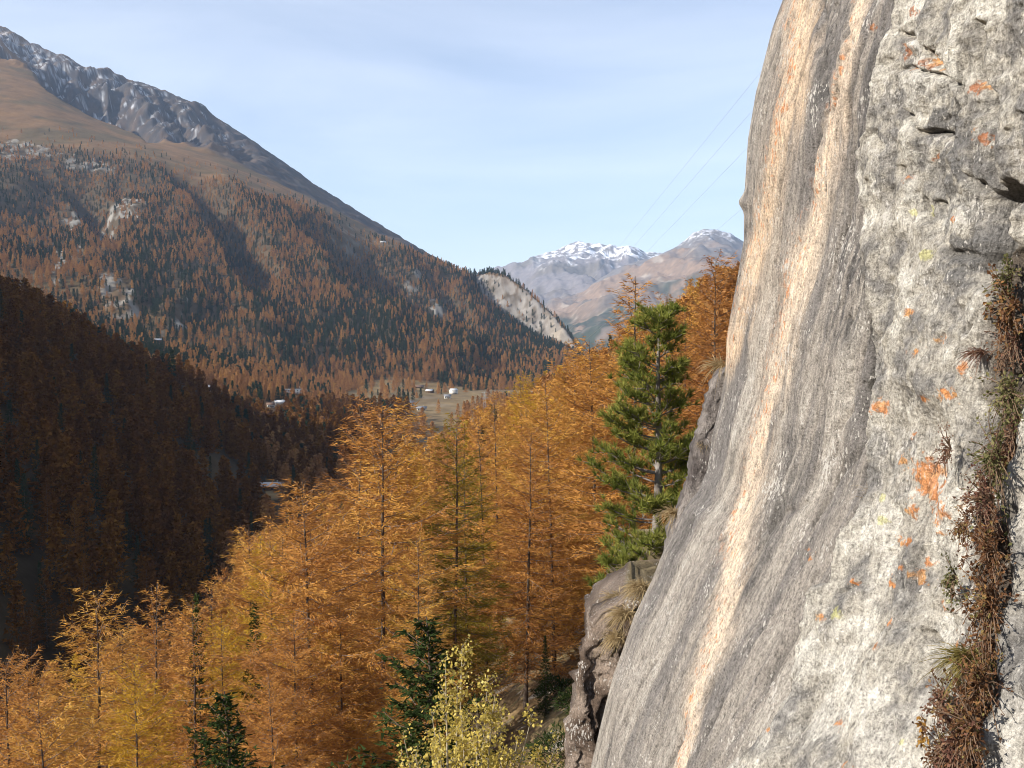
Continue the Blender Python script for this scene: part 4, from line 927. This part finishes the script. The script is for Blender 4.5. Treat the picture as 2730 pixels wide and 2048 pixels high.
def stand_label(px, d_, yellow):
    tone = 'yellow' if yellow else 'golden'
    where = ('at the lower left corner' if px < 330 else 'at lower left near the slim spruce tip' if px < 620 else 'left of the tallest larch' if px < 900 else 'behind the tallest larch' if px < 1120 else
             'behind the olive larches' if px < 1300 else 'behind the thin crowned dark trunk larch' if px < 1460 else 'below the far spur left of the green pine' if px < 1620 else 'behind the green pine' if px < 1800 else 'beside the upper cliff edge')
    far_ = 'near row' if d_ < 115 else 'middle row' if d_ < 220 else 'far back'
    return '%s larch %s, %s' % (tone, where, far_), 'sunlit larches ' + where
for i in np.nonzero(single)[0]:
    d_ = dist[i]; loc = (cx_[i], cyy[i], cZ[i] - 0.2); rz = rng.uniform(0, 6.28)
    shade = zone[i] == 1
    if isfir[i]:
        ms = near_fir[i % 2] if d_ < 110 else mid_fir[i % 2]
        place_tree('conifer_tree', ms, loc, cH[i] / FIR_H, rz, 'dark conifer among the larches on the shaded hill' if shade else ('dark conifer standing among golden larches on the near slope' if zone[i] == 0 else 'dark conifer scattered through the valley forest'), 'dark conifers on the shaded hill' if shade else 'dark conifers on near slope and valley', sxy=rng.uniform(0.85, 1.1))
    else:
        ms = near_larch[i % n_near] if d_ < 115 else mid_larch[i % 4]
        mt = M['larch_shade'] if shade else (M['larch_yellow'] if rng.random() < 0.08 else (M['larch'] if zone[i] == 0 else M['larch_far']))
        lab, grp = (('shade-toned brown larch in the dark forest on the shaded hill', 'larches on the shaded hill') if shade else
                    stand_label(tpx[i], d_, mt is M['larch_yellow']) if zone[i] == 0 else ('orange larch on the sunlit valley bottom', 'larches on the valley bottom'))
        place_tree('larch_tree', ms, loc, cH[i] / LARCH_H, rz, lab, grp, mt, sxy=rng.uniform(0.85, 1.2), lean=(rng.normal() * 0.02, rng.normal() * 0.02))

def forest(name, label, sel, variants, vmats, H0):
    """the thousands of trees too many to count: one object, a small set of tree meshes set on points"""
    idx = np.nonzero(sel)[0]
    me = bpy.data.meshes.new(name); me.vertices.add(len(idx))
    co = np.stack([cx_[idx], cyy[idx], cZ[idx] - 0.3], 1).astype(np.float32); me.vertices.foreach_set('co', co.ravel())
    for nm, val in (('scl', cH[idx] / H0), ('rot', rng.uniform(0, 6.28, len(idx)))):
        a = me.attributes.new(nm, 'FLOAT', 'POINT'); a.data.foreach_set('value', val.astype(np.float32))
    nv = len(variants)
    a = me.attributes.new('var', 'INT', 'POINT'); a.data.foreach_set('value', (rng.integers(0, nv, len(idx)) + np.where(zone[idx] == 1, nv, 0) * (len(vmats) > 1)).astype(np.int32))
    col_ = bpy.data.collections.new(name + '_shapes')
    k = 0
    for vm in vmats:
        for v in variants:
            so = bpy.data.objects.new('%s_shape_%02d' % (name, k), v.build('tree_shape', vm)); col_.objects.link(so); k += 1
    ng = bpy.data.node_groups.new(name, 'GeometryNodeTree')
    ng.interface.new_socket('Geometry', in_out='INPUT', socket_type='NodeSocketGeometry'); ng.interface.new_socket('Geometry', in_out='OUTPUT', socket_type='NodeSocketGeometry')
    N, L = ng.nodes, ng.links
    gi, go = N.new('NodeGroupInput'), N.new('NodeGroupOutput')
    ci = N.new('GeometryNodeCollectionInfo'); ci.inputs['Collection'].default_value = col_; ci.inputs['Separate Children'].default_value = True; ci.inputs['Reset Children'].default_value = True
    ip = N.new('GeometryNodeInstanceOnPoints'); ip.inputs['Pick Instance'].default_value = True
    def na(nm, ty):
        n = N.new('GeometryNodeInputNamedAttribute'); n.data_type = ty; n.inputs['Name'].default_value = nm; return n
    s, r, v = na('scl', 'FLOAT'), na('rot', 'FLOAT'), na('var', 'INT')
    cb_ = N.new('ShaderNodeCombineXYZ'); L.new(r.outputs['Attribute'], cb_.inputs['Z'])
    L.new(gi.outputs[0], ip.inputs['Points']); L.new(ci.outputs[0], ip.inputs['Instance']); L.new(v.outputs['Attribute'], ip.inputs['Instance Index'])
    L.new(cb_.outputs[0], ip.inputs['Rotation']); L.new(s.outputs['Attribute'], ip.inputs['Scale']); L.new(ip.outputs[0], go.inputs[0])
    o = obj(name, me); md_ = o.modifiers.new('trees', 'NODES'); md_.node_group = ng
    return tag(o, label, 'forest', kind='stuff')
rest = free & ~single
forest('larch_forest', 'orange and brown larch forest covering mountainside, hill and valley', rest & ~isfir, far_larch, [M['larch_far'], M['larch_shade']], LARCH_H)
forest('conifer_forest', 'dark green conifers scattered through the larch forest', rest & isfir, far_fir, [M['spruce_far']], FIR_H)

# --- green pine on the ledge behind the cliff edge
def pine_tree():
    r = np.random.default_rng(91); Y = 16.5
    top = P(1765, 835, Y); bot = P(1738, 1575, Y); H = (top - bot).length
    tr, br, cr_ = Mesh(), Mesh(), Mesh()
    s = np.linspace(0, 1, 18)
    tp = np.stack([(top.x - bot.x) * s + 0.05 * np.sin(s * 5), 0.05 * np.sin(s * 4 + 1), s * H - 0.0], 1)
    tr.tube(tp, 0.085 * (1 - s)**0.8 + 0.008, 10)
    CP, CD = [], []
    whorls = np.concatenate([np.linspace(0.0, 0.97, 24)])
    for w in whorls:
        nbr = r.integers(4, 8)
        for b in range(nbr):
            h = np.clip(w + r.uniform(-0.012, 0.012), 0.0, 0.99)
            az = r.uniform(0, 6.28)
            t = h
            L = (1.12 * (1 - t)**0.62 * (0.72 + 0.28 * min(1, t / 0.25)) + 0.08) * r.uniform(0.7, 1.1) * (1.0 + 0.12 * math.cos(az - 3.1))
            if math.cos(az) > 0.3: L *= 0.82        # crowded by the rock on the right
            el = -0.12 - 0.4 * max(0, 1 - t / 0.16) + 0.5 * t + r.normal() * 0.1
            q = np.linspace(0, 1, 7); hd = np.array([math.cos(az), math.sin(az), 0]); sd = np.array([-math.sin(az), math.cos(az), 0])
            pts = np.array([np.interp(h, s, tp[:, 0]), np.interp(h, s, tp[:, 1]), h * H]) + np.outer(q * L * math.cos(el), hd)
            pts[:, 2] += q * L * math.sin(el) + 0.28 * L * q**2.2
            br.tube(pts, 0.02 * (L / 1.2) * (1 - 0.75 * q) + 0.004, 5)
            m = max(6, int(L / 0.062)); ss = 0.24 + 0.76 * (np.arange(m) + r.uniform(0, 1, m)) / m
            for j in range(m):
                c = np.array([np.interp(ss[j], q, pts[:, k]) for k in range(3)])
                sg = 1 if j % 2 else -1
                d = hd * 0.75 + sd * sg * 0.8 * (1 - 0.6 * ss[j]) + np.array([0, 0, 0.55]) + r.normal(size=3) * 0.25; d /= np.linalg.norm(d)
                tl = r.uniform(0.08, 0.30) * (0.5 + 0.7 * (1 - abs(ss[j] - 0.6)))
                e = c + d * tl
                br.tube(np.array([c, (c + e) / 2 - np.array([0, 0, 0.01]), e]), 0.005, 3)
                CP.append(e); CD.append(d * 0.6 + np.array([0, 0, 0.6]))
                if r.random() < 0.6: CP.append(c + d * tl * 0.55 + r.normal(size=3) * 0.03); CD.append(d * 0.5 + np.array([0, 0, 0.6]))
            CP.append(pts[-1]); CD.append(hd * 0.6 + np.array([0, 0, 0.7]))
    CP.append(tp[-1]); CD.append(np.array([0, 0, 1.0]))
    CP = np.array(CP); CD = np.array(CD); CD /= np.linalg.norm(CD, axis=1)[:, None]
    per = 26
    tt = np.clip(r.normal(0.45, 0.22, len(CP)), 0, 1)
    C3 = np.repeat(CP, per, 0); D3 = rot_dirs(np.repeat(CD, per, 0), len(CP) * per, 0.62, r)
    needle_tris(cr_, C3 - D3 * 0.015, D3, 0.15, 0.017, r, np.clip(np.repeat(tt, per) + r.normal(0, 0.12, len(C3)), 0, 1))
    e = empty('pine_tree', bot)
    tag(e, 'bushy green pine with pale trunk growing beside the cliff edge', 'tree')
    obj('trunk', tr.build('pine_trunk', M['pine_bark'], True), e); obj('branches', br.build('pine_branches', M['pine_bark']), e); obj('crown', cr_.build('pine_crown', M['pine']), e)
pine_tree()

# --- yellow aspen at the bottom
def aspen_tree():
    r = np.random.default_rng(17); Y = 20.0
    g = float(z_near(P(1240, 2048, Y).x, Y)); root = P(1240, 2048, Y); root.z = g
    tr, br, lf = Mesh(), Mesh(), Mesh()
    tips = [(1235, 1722), (1180, 1760), (1290, 1800), (1145, 1890), (1345, 1900), (1085, 1955), (1425, 1905), (1215, 1830), (1480, 1960), (1265, 1880), (1110, 2010), (1350, 1990), (1180, 1960), (1300, 1950), (1150, 1990), (1060, 2010), (1230, 1900), (1390, 1960), (1330, 1850), (1440, 2000)]
    LP = []
    for k, (px, py) in enumerate(tips):
        e = np.array(P(px, py, Y + r.uniform(-1.2, 1.2))) - np.array(root)
        s = np.linspace(0, 1, 12)
        pts = np.stack([e[0] * s**1.5 + 0.08 * np.sin(s * 6 + k), e[1] * s**1.4, e[2] * s], 1)
        (tr if k == 0 else br).tube(pts, 0.075 * (1 - s)**0.9 + 0.006, 7)
        for j in range(85):
            f = r.uniform(0.4, 1.0); c = np.array([np.interp(f, s, pts[:, q]) for q in range(3)])
            d = np.array([r.normal() * 0.7, r.normal() * 0.7, 0.75]); d /= np.linalg.norm(d); L = r.uniform(0.25, 0.8) * (1.25 - f)* 1.3
            tw = c + np.outer(np.linspace(0, 1, 4), d * L); br.tube(tw, 0.008 * (1 - np.linspace(0, 0.8, 4)), 3)
            for q in range(int(8 + L * 18)): LP.append(c + d * L * r.uniform(0.3, 1.05) + r.normal(size=3) * 0.06)
    LP = np.array(LP); n = len(LP)
    d = rot_dirs(np.tile([0, 0, -0.4], (n, 1)), n, 1.0, r); sd = np.cross(d, r.normal(size=(n, 3))); sd /= np.linalg.norm(sd, axis=1)[:, None]
    a = 0.066 * r.uniform(0.6, 1.2, n)[:, None]; t = np.clip(r.normal(0.5, 0.28, n), 0, 1)
    p0, p1, p2, p3 = LP, LP + d * a * 0.55 + sd * a * 0.48, LP + d * a * 1.15, LP + d * a * 0.55 - sd * a * 0.48
    lf.tris(p0, p1, p2, t); lf.tris(p0, p2, p3, t)
    e = empty('aspen_tree', root); tag(e, 'small aspen with sparse yellow leaves and pale stems at the bottom', 'tree')
    obj('trunk', tr.build('aspen_trunk', M['aspen_bark'], True), e); obj('branches', br.build('aspen_branches', M['aspen_bark']), e); obj('crown', lf.build('aspen_crown', M['aspen']), e)
aspen_tree()

# ------------------------------------------------------------------ grass tufts, shrubs on the rock, low bushes
M['dry_grass'] = foliage_mat('dry_grass', [(0.0, (0.30, 0.21, 0.10)), (1.0, (0.58, 0.46, 0.27))], 0.3, 0.9)
M['green_grass'] = foliage_mat('olive_grass', [(0.0, (0.13, 0.12, 0.035)), (1.0, (0.34, 0.26, 0.09))], 0.3, 0.9)
M['dry_leaf'] = foliage_mat('withered_leaves', [(0.0, (0.06, 0.03, 0.018)), (0.45, (0.15, 0.075, 0.04)), (0.75, (0.26, 0.14, 0.06)), (1.0, (0.20, 0.18, 0.07))], 0.25, 0.9)
M['gold_leaf'] = foliage_mat('golden_leaves', [(0.0, (0.22, 0.11, 0.03)), (1.0, (0.45, 0.26, 0.06))], 0.3, 0.9)
M['olive_leaf'] = foliage_mat('olive_leaves', [(0.0, (0.07, 0.075, 0.03)), (1.0, (0.24, 0.22, 0.10))], 0.25, 0.9)
M['stem'] = rough_mat('dry_stem', [(0.3, (0.10, 0.06, 0.04)), (0.7, (0.22, 0.15, 0.10))], 20)
def grass_tuft(loc, n, L, out, label, mat, seed, width=0.006, group=None):
    r = np.random.default_rng(seed); m = Mesh()
    for i in range(n):
        d = np.array(out) + r.normal(size=3) * 0.45; d /= np.linalg.norm(d); l = L * r.uniform(0.5, 1.15)
        s = np.linspace(0, 1, 5); b = r.normal(size=3) * 0.25 * L * np.array([1, 1, 0.1])
        pts = b * 0.5 + np.outer(s * l, d); pts[:, 2] -= 0.55 * l * s**2.2
        sd = np.cross(d, r.normal(size=3)); sd /= np.linalg.norm(sd)
        w = (width * (1 - s**2))[:, None] * sd
        V = np.concatenate([pts - w, pts + w]); F = []
        for k in range(4): F += [(k, k + 1, k + 6), (k, k + 6, k + 5)]
        m.add(V, F, np.clip(r.normal(0.5, 0.25), 0, 1))
    o = obj('grass_tuft', m.build('grass_tuft', M[mat]), loc=loc)
    return tag(o, label, 'grass', group)
def shrub(loc, n, spread, leaf, label, mat, seed, drop=0.4, group='withered shrubs on the rock'):
    r = np.random.default_rng(seed); st, lf = Mesh(), Mesh()
    for i in range(n):
        e = np.array([-abs(r.normal()) * 0.32 - 0.05, r.normal() * 0.55, r.normal() * 0.75 - drop]) * spread
        s = np.linspace(0, 1, 6); mid = np.array([-0.3 * spread * r.uniform(0.3, 1), 0, 0.2 * spread])
        pts = np.outer(s, e) + np.outer(np.sin(s * np.pi) * 0.6, mid)
        st.tube(pts, 0.004 * (1 - 0.7 * s) + 0.001, 3)
        m = r.integers(9, 17); f = r.uniform(0.25, 1.02, m)
        c = np.stack([np.interp(f, s, pts[:, k]) for k in range(3)], 1) + r.normal(size=(m, 3)) * 0.012
        d = rot_dirs(np.tile(e / np.linalg.norm(e), (m, 1)), m, 0.9, r); sd = np.cross(d, r.normal(size=(m, 3))); sd /= np.linalg.norm(sd, axis=1)[:, None]
        nv = np.cross(d, sd)
        a = leaf * r.uniform(0.5, 1.25, m)[:, None]; t = np.clip(r.normal(0.45, 0.25) + r.normal(0, 0.18, m), 0, 1)
        curl = nv * a * r.uniform(-0.3, 0.3, m)[:, None]
        p0, q1, q2, p3 = c, c + d * a * 0.45 + sd * a * 0.3 + curl, c + d * a * 0.45 - sd * a * 0.3 + curl, c + d * a
        lf.tris(p0, q1, p3, t); lf.tris(p0, p3, q2, t)
    e = empty('rock_shrub', loc); tag(e, label, 'shrub', group)
    obj('stems', st.build('shrub_stems', M['stem']), e); obj('leaves', lf.build('shrub_leaves', M[mat]), e)
SH = [(dd(2222, 608), 18, 0.11, 0.030, 'small green and brown leaves in the dark cleft near the right edge', 'olive_leaf'),
      (dd(2228, 670), 34, 0.15, 0.034, 'withered plant hanging below the dark cleft', 'dry_leaf'),
      (dd(2222, 745), 40, 0.19, 0.020, 'reddish brown wiry shrub under the hanging withered plant', 'rust_leaf'),
      (dd(2240, 862), 45, 0.20, 0.028, 'olive and brown creeping shrub above the big orange lichen', 'olive_leaf'),
      (dd(2195, 950), 30, 0.17, 0.022, 'brown shrub right above the big orange lichen patch', 'rust_leaf'),
      (dd(2236, 1000), 50, 0.20, 0.028, 'dark olive shrub at the right frame edge beside the orange lichen', 'olive_leaf'),
      (dd(2226, 1090), 60, 0.20, 0.026, 'dense rusty shrub right of the orange lichen patch', 'rust_leaf'),
      (dd(2238, 1200), 55, 0.20, 0.030, 'dark brown shrub below the rusty shrub', 'dry_leaf'),
      (dd(2230, 1310), 60, 0.21, 0.030, 'brown leafy shrub above the olive grass tuft', 'dry_leaf'),
      (dd(2140, 1550), 60, 0.18, 0.034, 'golden brown withered shrub in the lower right on pale rock', 'dry_leaf'),
      (dd(2068, 1560), 5, 0.09, 0.036, 'few golden curled leaves left of the lowest shrub', 'gold_leaf'),
      (dd(2165, 1615), 60, 0.18, 0.030, 'lowest dark brown shrub at the bottom right', 'rust_leaf'),
      (dd(2220, 1480), 50, 0.19, 0.030, 'brown shrub hanging under the olive grass tuft', 'dry_leaf')]
SH += [(dd(2110, 1500), 26, 0.13, 0.026, 'small withered shrub left of the hanging brown shrub', 'rust_leaf'),
       (dd(2215, 1575), 60, 0.20, 0.030, 'dark withered shrub at the right edge near the bottom', 'dry_leaf'),
       (dd(2132, 975), 22, 0.12, 0.018, 'wispy reddish shrub nearest to the big orange lichen', 'rust_leaf'),
       (dd(2165, 1130), 22, 0.11, 0.022, 'small brown shrub left of the dense rusty shrub', 'dry_leaf'),
       (dd(2155, 1250), 20, 0.10, 0.024, 'small olive shrub above the olive grass tuft', 'olive_leaf'),
       (dd(2110, 1630), 40, 0.15, 0.026, 'low withered shrub cut off by the bottom edge', 'dry_leaf')]
M['rust_leaf'] = foliage_mat('rusty_leaves', [(0.0, (0.07, 0.035, 0.028)), (0.5, (0.20, 0.10, 0.07)), (1.0, (0.33, 0.22, 0.13))], 0.25, 0.9)
for k, (pp, n, sp, lf_, lab, mt) in enumerate(SH): shrub(rock_hit(*pp, 0.09), n, sp * 1.12, lf_, lab, mt, 200 + k)
grass_tuft(rock_hit(*dd(2165, 1425), 0.02), 320, 0.30, (-0.7, -0.3, 0.35), 'olive green grass tuft on the rock at lower right', 'green_grass', 301, 0.0035)
grass_tuft(rock_hit(*dd(2180, 985), 0.02), 160, 0.22, (-0.7, -0.2, 0.1), 'rusty drooping grass tuft above the big orange lichen', 'dry_leaf', 302, 0.003)
for k, (u_, v_, n_, l_, lab_) in enumerate([(2215, 900, 120, 0.2, 'rusty grass hanging at the right edge above the olive shrub'), (2175, 760, 90, 0.16, 'fine reddish grass below the hanging withered plant'), (2200, 1150, 110, 0.2, 'brown grass between the rusty and dark brown shrubs'), (2190, 1395, 140, 0.22, 'brownish grass behind the olive grass tuft'), (2140, 1520, 120, 0.2, 'withered grass blades within the lowest shrubs')]):
    grass_tuft(rock_hit(u_ * DS, v_ * DS, 0.02), n_, l_, (-0.7, -0.2, 0.1), lab_, 'rust_leaf', 330 + k, 0.0028)
grass_tuft(rock_hit(*dd(1868, 1085), 0.02), 22, 0.5, (-0.35, -0.2, 0.9), 'few thin straw blades in the long crack of the cliff', 'dry_grass', 303, 0.003)
for k, (px, py, Y, n, L, lab) in enumerate([(1712, 1568, 12.9, 380, 0.36, 'pale straw grass tuft on the ledge under the green pine'), (1672, 1640, 12.6, 380, 0.36, 'shaggy straw grass hanging between outcrop and cliff'), (1648, 1700, 12.65, 260, 0.32, 'dry grass hanging lowest over the rock outcrop'), (1655, 1600, 13.4, 300, 0.4, 'dry grass on top of the rock outcrop'),
                                          (1690, 1530, 15.0, 320, 0.4, 'straw grass along the ledge in front of the pine roots'), (1735, 1520, 15.4, 320, 0.4, 'straw grass right at the foot of the pine'), (1800, 1370, 12.6, 160, 0.35, 'straw grass behind the cliff edge beside the pine trunk'), (1921, 975, 12.25, 110, 0.35, 'dry grass on the notch of the cliff edge'), (1885, 1185, 12.4, 60, 0.22, 'tiny grass tuft on the dark flake')]):
    grass_tuft(P(px, py, Y), n, L, (-0.55, -0.55, 0.55), lab, 'dry_grass', 310 + k, 0.004)
# ledge the pine stands on
V, F, cc = edge_block([(1720, 1540), (1685, 1575), (1655, 1620), (1640, 1700), (1590, 1800), (1590, 2300)], 14.6, 1.6, 3.6, 0.2, 9.1, (0.10, 0.07, 0.04), (0.22, 0.165, 0.09))
lo = obj('rock_ledge', make_mesh('rock_ledge', V, F, cc, mat=M['terrain_near'])); tag(lo, 'grassy rock ledge carrying the green pine', 'ledge')
# low juniper-like bushes and stones on the open slope under the cliff
r = np.random.default_rng(55)
BUSH = [(1510, 1810, 46, 1.6, 'dark green bush under the small dark conifer'), (1560, 1760, 52, 1.3, 'dark green bush beside the rock outcrop'), (1450, 1870, 42, 1.2, 'low green bush in front of the bare dark trunk'), (1490, 1700, 66, 1.4, 'small green bush high in the shade below the larches')]
for k, (px, py, Y, R_, lab) in enumerate(BUSH):
    p = P(px, py, Y); p.z = float(z_near(p.x, Y)); m = Mesh(); st = Mesh()
    n = 1800; u = r.normal(size=(n, 3)); u /= np.linalg.norm(u, axis=1)[:, None]; u[:, 2] = np.abs(u[:, 2])
    rad = R_ * (0.5 + 0.5 * r.random(n)**0.5) * (1 + 0.35 * fbm(u[:, 0] * 2 + k, u[:, 1] * 2, u[:, 2] * 2, 3))
    cpos = u * rad[:, None] * np.array([1.2, 1, 0.75])
    needle_tris(m, cpos, rot_dirs(u, n, 0.6, r), 0.22, 0.07, r, r.random(n))
    for j in range(14):
        d = u[j] * R_ * np.array([1.2, 1, 0.75]); st.tube(np.outer(np.linspace(-0.05, 0.9, 5), d), 0.02, 4)
    e = empty('bush', p); tag(e, lab, 'bush', 'green bushes under the cliff'); obj('leaves', m.build('bush_leaves', M['spruce']), e); obj('stems', st.build('bush_stems', M['stem']), e)

# ------------------------------------------------------------------ houses, pylon, cables
def plain(name, c, rough=0.8): return rough_mat(name, [(0.3, tuple(v * 0.85 for v in c)), (0.7, c)], 1.5, rough, 0.1)
M['wall_white'] = plain('white_render', (0.72, 0.69, 0.63)); M['wall_stone'] = plain('stone_wall', (0.40, 0.36, 0.31)); M['wall_wood'] = plain('timber_wall', (0.16, 0.10, 0.06))
M['roof_grey'] = plain('slate_roof', (0.22, 0.22, 0.23)); M['roof_pale'] = plain('pale_stone_roof', (0.50, 0.50, 0.50)); M['roof_white'] = plain('bright_metal_roof', (0.55, 0.56, 0.58), 0.5); M['roof_brown'] = plain('brown_roof', (0.17, 0.11, 0.08))
M['glass'] = rough_mat('dark_window_glass', [(0.3, (0.03, 0.035, 0.04)), (0.7, (0.05, 0.055, 0.06))], 2, 0.15, 0.0); M['steel'] = plain('galvanised_steel', (0.42, 0.43, 0.44), 0.5)
def house(name, at, w, d, h, turn, wall, roof, label, group='houses of the valley hamlet', cat='house', flat=False, nwin=3):
    e = empty(name, (at.x, at.y, at.z - 0.4)); e.rotation_euler = (0, 0, turn); tag(e, label, cat, group)
    m = Mesh(); rh = 0.22 * d
    m.box((0, 0, h / 2), (w, d, h))
    if not flat:
        for sx in (-1, 1):
            V = [(sx * w / 2, -d / 2, h), (sx * w / 2, d / 2, h), (sx * w / 2, 0, h + rh)]; m.add(V, [(0, 1, 2) if sx > 0 else (0, 2, 1)])
    obj('wall', m.build('house_wall', M[wall]), e)
    m = Mesh(); o_ = 0.7
    if flat: m.box((0, 0, h + 0.15), (w + 0.6, d + 0.6, 0.3))
    else:
        sl = rh / (d / 2)
        for sy in (-1, 1):
            y1 = sy * (d / 2 + o_); z1 = h - sl * o_ + 0.05; z0 = h + rh + 0.05; x1 = w / 2 + o_
            V = np.array([(-x1, 0, z0), (x1, 0, z0), (x1, y1, z1), (-x1, y1, z1)]); V = np.concatenate([V, V + [0, 0, 0.22]])
            m.add(V, [(0, 1, 2), (0, 2, 3), (4, 6, 5), (4, 7, 6), (0, 4, 5), (0, 5, 1), (1, 5, 6), (1, 6, 2), (2, 6, 7), (2, 7, 3), (3, 7, 4), (3, 4, 0)])
    ro = obj('roof', m.build('house_roof', M[roof]), e)
    m = Mesh(); m.box((w * 0.2, d * 0.12, h + rh + 0.35), (0.7, 0.7, 1.3)); obj('chimney', m.build('chimney', M['wall_stone']), ro)
    wm = Mesh(); wm.box((0, 0, 0), (1.1, 0.12, 1.2)); wme = wm.build('window', M['glass'])
    for k in range(nwin):
        for fl_ in range(max(1, int(h // 2.6))):
            obj('window', wme, e, (w * ((k + 0.5) / nwin - 0.5), -d / 2 - 0.03, 1.5 + 2.6 * fl_))
    m = Mesh(); m.box((w * 0.5 / nwin if nwin > 1 else w * 0.3, -d / 2 - 0.04, 1.0), (1.0, 0.1, 2.0)); obj('door', m.build('door', M['wall_wood']), e)
for (hx, hy, w, d, h, tn, wl_, rf, lab), at in house_at: house('house', at, w, d, h, tn, wl_, rf, lab)
house('long_building', long_at, 30, 9, 5.5, 0.25, 'wall_white', 'roof_pale', 'long pale building with rows of windows half hidden by orange trees', cat='building', nwin=9, flat=True)
house('hut', hut_at, 12, 7, 2.8, 0.1, 'wall_wood', 'roof_pale', 'hut with pale roof in the shaded clearing of the valley', cat='hut')
house('hut', edge_at, 11, 7, 3.0, 0.3, 'wall_wood', 'roof_white', 'dark hut with bright roof on the crest where sunlight begins', cat='hut')
house('hut', alp_at, 14, 8, 3.2, 0.2, 'wall_white', 'roof_pale', 'tiny alpine hut on the high meadow strip above the forest', cat='hut')
# power pylon and its cables climbing past the cliff
pe = empty('power_pylon', pylon_at); tag(pe, 'slim steel lattice power pylon in the valley below the larch tops', 'pylon')
m = Mesh(); PH = 24.0
lev = np.linspace(0, 1, 9)
for sx, sy in ((-1, -1), (1, -1), (1, 1), (-1, 1)):
    m.tube(np.stack([sx * (1.9 - 1.55 * lev), sy * (1.9 - 1.55 * lev), lev * PH], 1), 0.09, 4)
obj('legs', m.build('pylon_legs', M['steel']), pe); m = Mesh()
for a, b in zip(lev[:-1], lev[1:]):
    ra, rb = 1.9 - 1.55 * a, 1.9 - 1.55 * b
    for k in range(4):
        c0, s0 = [(-1, -1), (1, -1), (1, 1), (-1, 1)][k]; c1, s1_ = [(1, -1), (1, 1), (-1, 1), (-1, -1)][k]
        m.tube([(c0 * ra, s0 * ra, a * PH), (c1 * rb, s1_ * rb, b * PH)], 0.05, 3); m.tube([(c1 * ra, s1_ * ra, a * PH), (c0 * rb, s0 * rb, b * PH)], 0.05, 3)
obj('lattice', m.build('pylon_lattice', M['steel']), pe)
for k, hz in enumerate((0.74, 0.86, 0.97)):
    m = Mesh()
    for sx in (-1, 1): m.tube([(0, 0, hz * PH + 0.5), (sx * (4.2 - 0.5 * k), 0, hz * PH)], 0.08, 4); m.tube([(0, 0, hz * PH - 0.6), (sx * (4.2 - 0.5 * k), 0, hz * PH)], 0.06, 4)
    obj('crossarm', m.build('pylon_crossarm', M['steel']), pe)
for k, (sx, hz, ex, ey, ez, lab) in enumerate([(-3.2, 0.97, 1712, 70, 62, 'highest of the thin power cables crossing the sky left of the cliff'), (-4.2, 0.74, 1702, 150, 60, 'second highest thin power cable crossing the sky'), (3.2, 0.97, 1690, 240, 60, 'third highest thin power cable crossing the sky'), (4.2, 0.74, 1680, 385, 60, 'lowest thin power cable meeting the cliff edge')]):
    a = np.array(pylon_at) + np.array([sx, 0, hz * PH]); b = np.array(P(ex * DS, ey * DS, ez))
    s = np.linspace(0, 1, 80); pts = a + np.outer(s, b - a); pts[:, 2] -= 26 * s * (1 - s)
    m = Mesh(); m.tube(pts, 0.008, 4)
    o = obj('power_cable', m.build('power_cable', M['steel'])); tag(o, lab, 'cable', 'power cables')

# ------------------------------------------------------------------ haze
hz = bpy.data.meshes.new('haze')
x0, x1, y0, y1, z0, z1 = -15200, 15200, -15200, 15200, -700, 1560
hz.from_pydata([(x, y, z) for x in (x0, x1) for y in (y0, y1) for z in (z0, z1)], [], [(0, 1, 3, 2), (4, 6, 7, 5), (0, 4, 5, 1), (2, 3, 7, 6), (0, 2, 6, 4), (1, 5, 7, 3)])
ho = obj('haze', hz); tag(ho, 'thin blue autumn haze filling the valley air', 'haze', kind='stuff')
m, nd, ln = newmat('haze_air'); out = nd.new('ShaderNodeOutputMaterial'); pv = nd.new('ShaderNodeVolumePrincipled')
pv.inputs['Color'].default_value = (0.52, 0.70, 1.0, 1); pv.inputs['Density'].default_value = 0.000042; pv.inputs['Anisotropy'].default_value = 0.0
ln.new(pv.outputs[0], out.inputs['Volume']); hz.materials.append(m)
